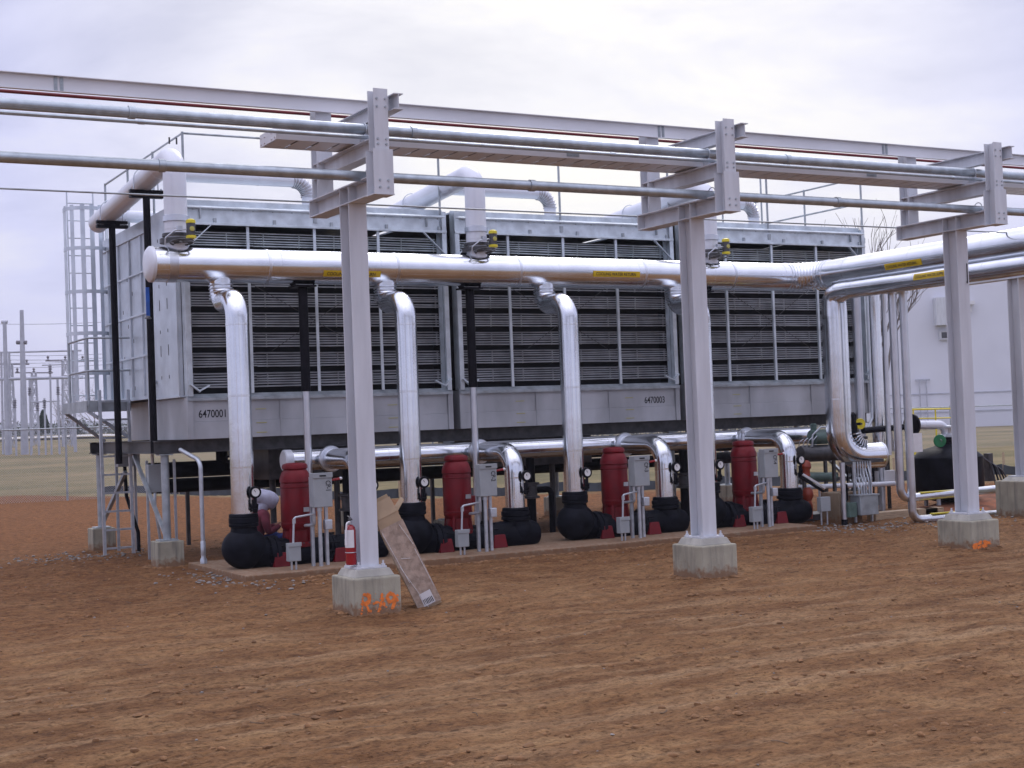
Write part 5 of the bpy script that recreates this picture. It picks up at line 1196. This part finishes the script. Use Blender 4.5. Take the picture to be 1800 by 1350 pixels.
def bpx(px0, py0, px1, py1):
    r_ = []
    for px, py in ((px0, py0), (px1, py1)):
        d = _f+RT*((px-900)/FPX)+UP*((675-py)/FPX); n_ = e2; s_ = (Vector((c0.x, c0.y, 0))-CAM).dot(n_)/d.dot(n_); q = CAM+d*s_; r_ += [(q-Vector((c0.x, c0.y, 0))).dot(e1), q.z]
    return r_
u0, z0, u1, z1 = bpx(1640, 525, 1668, 572); bbox(MB(), u0, u1, -1.4, -.06, z1, z0).build('duct_hood', 'paint', t, smooth=False)
u0, z0, u1, z1 = bpx(1650, 582, 1667, 597); f_ = bbox(MB(), u0, u1, -.35, -.06, z1, z0).build('vent', 'paint', t, smooth=False); bbox(MB(), u0+.2, u1-.1, -.37, -.351, z1+.15, z0-.15).build('louver', 'glassdark', f_, smooth=False)
u0, z0, u1, z1 = bpx(1701, 530, 1713, 548); a = MB(); bbox(a, u0, u1-.1, -.9, -.06, z0-.35, z0); bbox(a, u0+.1, u0+.3, -.4, -.06, z1, z0-.36); a.build('flood_light', 'whitelab', t, smooth=False)
for px in (1616, 1628): u0, z0, u1, z1 = bpx(px, 668, px+1.5, 742); bbox(MB(), u0, u1, -.3, -.2, z1, z0).build('pipe', 'farsteel', t, smooth=False)
u0, z0, u1, z1 = bpx(1608, 667, 1634, 669); bbox(MB(), u0, u1, -.3, -.2, z1, z0).build('pipe', 'farsteel', t, smooth=False)

# ================================================================ background: substation
def member(a, p0, p1, r0, r1=None): a.cyl(p0, p1, r0, 8, r1)
def fp(px, py, D=100): return far(px, py, D)
def gnd(px, D=100): p = far(px, 740, D); return Vector((p.x, p.y, gz(p.x, p.y, False)-.2))
for px, top, lab, disc in ((38, 545, 'tallest tapered steel substation pole with two small arms, far left', 602), (8, 566, 'tapered substation pole with a flat cap at the left edge of the photo', None)):
    g_ = gnd(px+4); t = thing('substation_pole', lab, 'power pole', g_, 'poles of the far substation')
    MB().cyl(g_, fp(px, top), .28 if disc else .20, 12, .13).build('pole', 'farsteel', t)
    if disc: a = MB(); a.cyl(fp(px-9, disc), fp(px+9, disc), .14, 8); a.build('arm', 'porcelain', t)
    else: a = MB(); a.cyl(fp(px-5, top), fp(px+5, top), .12, 8); a.build('arm', 'farsteel', t)
for px0, px1, py, r_, lab, ps in ((-20, 146, 665, .11, 'lower grey bus beam of the substation on thin legs', (14, 52, 101, 130)), (-20, 143, 618, .07, 'upper pale bus beam of the substation', (2, 16, 128))):
    t = thing('substation_gantry', lab, 'gantry', gnd(60, 102), 'bus gantries of the far substation'); MB().cyl(fp(px0, py+2, 102), fp(px1, py-2, 102), r_, 8).build('beam', 'farsteel', t)
    for p_ in ps: MB().cyl(gnd(p_+2, 102), fp(p_, py, 102), .08, 8).build('leg', 'farsteel', t)
for k, (px, y0, y1) in enumerate(((88, 640, 762), (52, 678, 716), (102, 677, 704), (66, 705, 748), (26, 700, 770), (78, 700, 760))):
    t = thing('disconnect_mast', f'slender substation mast with stacked insulators, number {k+1} from the tallest', 'mast', gnd(px, 98), 'small masts of the far substation')
    t['label'] = ['thin tall substation mast right of the biggest pole', 'short dark insulator mast beside the biggest pole', 'short insulator mast under the bus beam near the ladder cage', 'thin mast holding a cross bar in front of the round dark tree', 'short mast left of the biggest substation pole', 'thin mast standing in front of the dark evergreen'][k]
    MB().cyl(gnd(px+1, 98), fp(px, y0, 98), .07, 6).build('post', 'farsteel', t)
    a = MB()
    for j in range(5): a.lathe([(.07, -.04), (.15, 0), (.07, .04)], fp(px, y0+4+3*j, 98), (0, 0, 1), 8)
    a.build('insulator', 'porcelain', t)
    if k in (3, 0): MB().cyl(fp(px-14, y0+2, 98), fp(px+40, y0, 98), .05, 6).build('cross_bar', 'farsteel', t)
for k, (y0, y1) in enumerate(((569, 566), (624, 622), (632, 629), (638, 634), (646, 641))):
    t = thing('overhead_wire', ['highest', 'second', 'third', 'fourth', 'lowest'][k]+' thin overhead wire strung across the substation', 'wire', fp(0, y0, 104), 'overhead wires of the substation')
    MB().tube([fp(-30+18*j, y0+(y1-y0)*j/12+2.2*math.sin(PI*j/12), 104) for j in range(13)], .022, 5).build('wire', 'farsteel', t)

# ================================================================ background: trees
def bare_tree(name, lab, base, h, seed, m='bark', fw=.02, mind=5, spread=.5, grp=None):
    rnd = random.Random(seed); t = thing(name, lab, 'tree', base, grp); tr = MB(); cr_ = MB(); base = Vector(base)
    def grow(p, d, L_, r, dep, mb):
        pts = [p]; 
        for i in range(3): d = (d+Vector((rnd.gauss(0, .09), rnd.gauss(0, .09), rnd.gauss(.03, .05)))).normalized(); pts.append(pts[-1]+d*L_/3)
        mb.tube(pts, [r, r*.88, r*.76, r*.66], 6 if dep < 2 else 4)
        if dep >= mind: return
        for k in range(rnd.choice((2, 3, 3)) if dep else 4):
            ax = Vector((rnd.gauss(0, 1), rnd.gauss(0, 1), rnd.gauss(0, .4))).normalized(); nd = (d+ax*spread*rnd.uniform(.7, 1.4)).normalized(); nd.z = max(nd.z, .1)
            s_ = rnd.choice((1, 2, 3)) if dep else rnd.choice((2, 3, 3)); grow(pts[s_], nd.normalized(), L_*rnd.uniform(.6, .82), r*.6, dep+1, cr_)
    grow(base, Vector((0, 0, 1)), h*.32, h*fw, 0, tr)
    tr.build('trunk', m, t); cr_.build('crown', m, t)
g_ = gnd(1568, 62); bare_tree('bare_tree', 'leafless tree showing its thin top above the shiny pipe', g_, 13.2, 8, 'bark', .010, 5, .25)
for k, (px, D, h_, lab) in enumerate(((118, 150, 6.8, 'pale leafless tree partly behind the ladder cage'), (108, 165, 5.2, 'lower pale leafless tree left of the ladder cage'), (165, 160, 6.0, 'pale leafless tree seen through the ladder cage'))):
    bare_tree('bare_tree', lab, gnd(px, D), h_, 20+k, 'twig', .010, 6, .6, 'pale leafless trees across the field')
def conifer(lab, px, top, bot, D, wpx, seed):
    rnd = random.Random(seed); b = gnd(px, D); topz = far(px, top, D).z; b.z = far(px, bot, D).z; h_ = topz-b.z; w_ = wpx/FPX*D/2
    t = thing('evergreen_tree', lab, 'tree', b, 'dark evergreens across the field'); MB().cyl(b, b+Vector((0, 0, h_*.9)), .12, 8, .03).build('trunk', 'bark', t)
    a = MB()
    for i in range(1500):
        s_ = rnd.random()**1.2; rr_ = w_*(1-s_)**.6*(.75+.35*noise.noise(Vector((s_*5, rnd.random()*.5, seed))))*math.sqrt(rnd.random())*1.15; an = rnd.random()*2*PI
        p = b+Vector((rr_*math.cos(an), rr_*math.sin(an), h_*(.06+.94*s_))); q = .22
        u_ = Vector((rnd.gauss(0, 1), rnd.gauss(0, 1), rnd.gauss(0, 1))).normalized()*q; v_ = u_.cross(Vector((rnd.gauss(0, 1), rnd.gauss(0, 1), rnd.gauss(0, 1)))).normalized()*q*.6
        a.face([p-u_, p+v_, p+u_])
    a.build('crown', 'conif', t, smooth=False)
conifer('dark rounded evergreen standing alone by the far road at the left', 76, 722, 762, 150, 26, 3)
conifer('smaller dark evergreen right of the rounded one', 131, 735, 762, 152, 16, 4)
a = MB(); rnd = random.Random(9)
for i in range(9000):
    px = rnd.uniform(-40, 1500); D = rnd.uniform(170, 240); top = (4+8*max(0, noise.noise(Vector((px*.012, D*.01, 0)))))*.32
    p = far(px, 700, D); z = gz(p.x, p.y, False)+rnd.random()**1.3*top; q = .35; c = Vector((p.x, p.y, z))
    u_ = Vector((rnd.gauss(0, 1), rnd.gauss(0, 1), rnd.gauss(0, 1))).normalized()*q; v_ = u_.cross(Vector((rnd.gauss(0, 1), rnd.gauss(0, 1), rnd.gauss(0, 1)))).normalized()*q*.5; a.face([c-u_, c+v_, c+u_])
o = a.build('hedgerow', mat('grey_green_scrub', (.07, .085, .07), .9, 0, .4, .3), smooth=False); tag(o, kind='stuff')

t = thing('guard_rail', 'yellow guard rail in front of the white building between the tall pipes and the right column', 'guard rail', at(1600, 750, 14))
t['label'] = 'yellow guard rail in front of the white building, left of the right column'
MB().cyl(at(1594, 720, 14), at(1690, 718, 14), .022, 8).build('rail', 'yellow', t); MB().cyl(at(1594, 736, 14), at(1690, 734, 14), .016, 8).build('rail', 'yellow', t)
for px in (1605, 1644, 1676): q = at(px, 719, 14); MB().cyl((q.x, q.y, -.1), q, .02, 8).build('post', 'yellow' if px < 1670 else 'farsteel', t)
t = simple('equipment_skid', 'dark cluttered steel skid of small pipes behind the folded elbow', 'machinery', 6.3, (1480, 900))
a = MB()
for px in (1408, 1450, 1500, 1560): q = at(px, 800, 6.3); a.bar((q.x, q.y, 0), (q.x, q.y, 1.15), .05, .05)
for zz in (.62, 1.12): a.bar((at(1404, 800, 6.3).x, 6.3, zz), (at(1566, 800, 6.3).x, 6.3, zz), .05, .06)
a.build('frame', 'darkgrey', t)
for px0, px1, py, r, m_ in ((1480, 1556, 822, .11, 'darkgrey'), (1408, 1470, 838, .08, 'greenpump'), (1500, 1560, 842, .05, 'conduit')):
    q0, q1 = at(px0, py, 6.3), at(px1, py, 6.3); MB().lathe([(r*.6, 0), (r, .05), (r, (q1-q0).length-.05), (r*.6, (q1-q0).length)], q0, q1-q0, 16).build('vessel', m_, t)
for px in (1486, 1494, 1532, 1540, 1551): q = at(px, 800, 6.15); MB().tube(bend([(q.x, q.y, 1.2), (q.x+.03, q.y, .6), (q.x, q.y, .1)], .2, 5), .016, 8).build('conduit', 'conduit' if px % 2 else 'blackpaint', t)
q0, q1 = at(1540, 828, 6.15), at(1571, 850, 6.15); MB().box(q0.x, q1.x, 6.1, 6.2, q1.z, q0.z).build('panel', 'whitelab', t, bevel=.006)

# ================================================================ air
hz = MB().box(-1400, 2100, -320, 2100, -40, 60).build('haze', 'paint', smooth=False); tag(hz, kind='stuff')
m, N, L, b = newmat('thin_haze'); N.remove(b); o_ = [k for k in N if k.type == 'OUTPUT_MATERIAL'][0]
pv = N.new('ShaderNodeVolumePrincipled'); pv.inputs['Color'].default_value = (.86, .88, .97, 1); pv.inputs['Density'].default_value = .00045; pv.inputs['Anisotropy'].default_value = .1
L.new(pv.outputs[0], o_.inputs['Volume']); hz.data.materials.clear(); hz.data.materials.append(m)

for k, (px, D, w_, top, lab) in enumerate(((20, 118, 14, 640, 'pale lattice tower left of the biggest substation pole'), (62, 122, 12, 655, 'pale lattice tower right of the biggest substation pole'), (118, 116, 16, 634, 'pale lattice tower nearest the ladder cage'))):
    t = thing('lattice_tower', lab, 'lattice tower', gnd(px, D), 'lattice towers of the far substation'); b0_ = gnd(px, D); ht = far(px, top, D).z-b0_.z; hwid = w_/FPX*D/2
    a = MB(); c4 = [(-1, -1), (1, -1), (1, 1), (-1, 1)]; NL = 6
    for cx_, cy_ in c4: a.cyl(b0_+Vector((cx_*hwid, cy_*hwid, 0)), b0_+Vector((cx_*hwid*.6, cy_*hwid*.6, ht)), .05, 5)
    for i in range(NL):
        z0, z1 = ht*i/NL, ht*(i+1)/NL; k0, k1 = hwid*(1-.4*i/NL), hwid*(1-.4*(i+1)/NL)
        for j in range(4):
            (xa, ya), (xb, yb) = c4[j], c4[(j+1) % 4]
            a.cyl(b0_+Vector((xa*k0, ya*k0, z0)), b0_+Vector((xb*k1, yb*k1, z1)), .03, 4); a.cyl(b0_+Vector((xb*k0, yb*k0, z0)), b0_+Vector((xa*k1, ya*k1, z1)), .03, 4); a.cyl(b0_+Vector((xa*k1, ya*k1, z1)), b0_+Vector((xb*k1, yb*k1, z1)), .03, 4)
    a.build('lattice_frame', 'farsteel', t)
    a = MB(); p = b0_+Vector((0, 0, ht)); a.cyl(p-RT*1.6, p+RT*1.6, .06, 6); 
    for q_ in (-1.4, 0, 1.4): a.lathe([(.05, 0), (.13, .1), (.05, .2), (.13, .3), (.05, .4)], p+RT*q_, (0, 0, 1), 8)
    a.build('insulator_arm', 'porcelain', t)

for k, (px, lab) in enumerate(((935, 'dark bypass pipe standing behind the second discharge pipe'), (612, 'dark bypass pipe standing behind the nearest rack column'), (1205, 'dark bypass pipe standing behind the middle rack column'))):
    q = at(px, 900, 6.6); t = thing('bypass_pipe', lab, 'pipe', (q.x, 6.6, 0), 'dark bypass pipes under the tower')
    MB().cyl((q.x, 6.6, 0), (q.x, 6.6, 1.58), .075, 14).build('pipe', 'blackpaint', t)
    MB().lathe([(.08, .62), (.14, .63), (.14, .66), (.10, .67), (.10, .84), (.14, .85), (.14, .88), (.08, .89)], (q.x, 6.6, 0), seg=18).build('valve', 'darkgrey', t)
    MB().tube(bend([(q.x, 6.6, .76), (q.x+.35, 6.55, .76), (q.x+.35, 6.55, 0)], .08, 5), .05, 12).build('branch', 'blackpaint', t)
t = thing('added_dark_pipe', 'lower dark pipe added for gloom along the back columns under the tower', 'pipe', (6, 10.3, .95))
MB().cyl((.6, 10.3, 1.02), (12.8, 10.3, .96), .12, 16).build('pipe', 'black', t)  # dark pipe added to deepen the gloom below the basins
for x in (1.2, 3.4, 5.8, 7.6, 10.2, 12.1): MB().bar((x, 10.3, 0), (x, 10.3, .9), .06, .06).build('stand', 'darkgrey', t)
t = thing('dark_filler', 'dark sump box added to darken under the middle cell', 'filler', (6.5, 8.2, 1.2))
MB().box(5.4, 7.6, 7.6, 9.0, 1.12, 1.60).build('tank', 'darkgrey', t, bevel=.01)  # dark box added to deepen the shade under the tower
for x in (5.8, 7.2): MB().cyl((x, 8.3, .0), (x, 8.3, 1.12), .05, 10).build('leg', 'darkgrey', t)
t = thing('dark_filler', 'dark sump box added to darken under the left cell', 'filler', (2.6, 8.2, 1.2))
MB().box(1.7, 3.4, 7.6, 9.0, 1.12, 1.60).build('tank', 'darkgrey', t, bevel=.01)  # second box, likewise added to darken the underside
for x in (2.0, 3.1): MB().cyl((x, 8.3, .0), (x, 8.3, 1.12), .05, 10).build('leg', 'darkgrey', t)
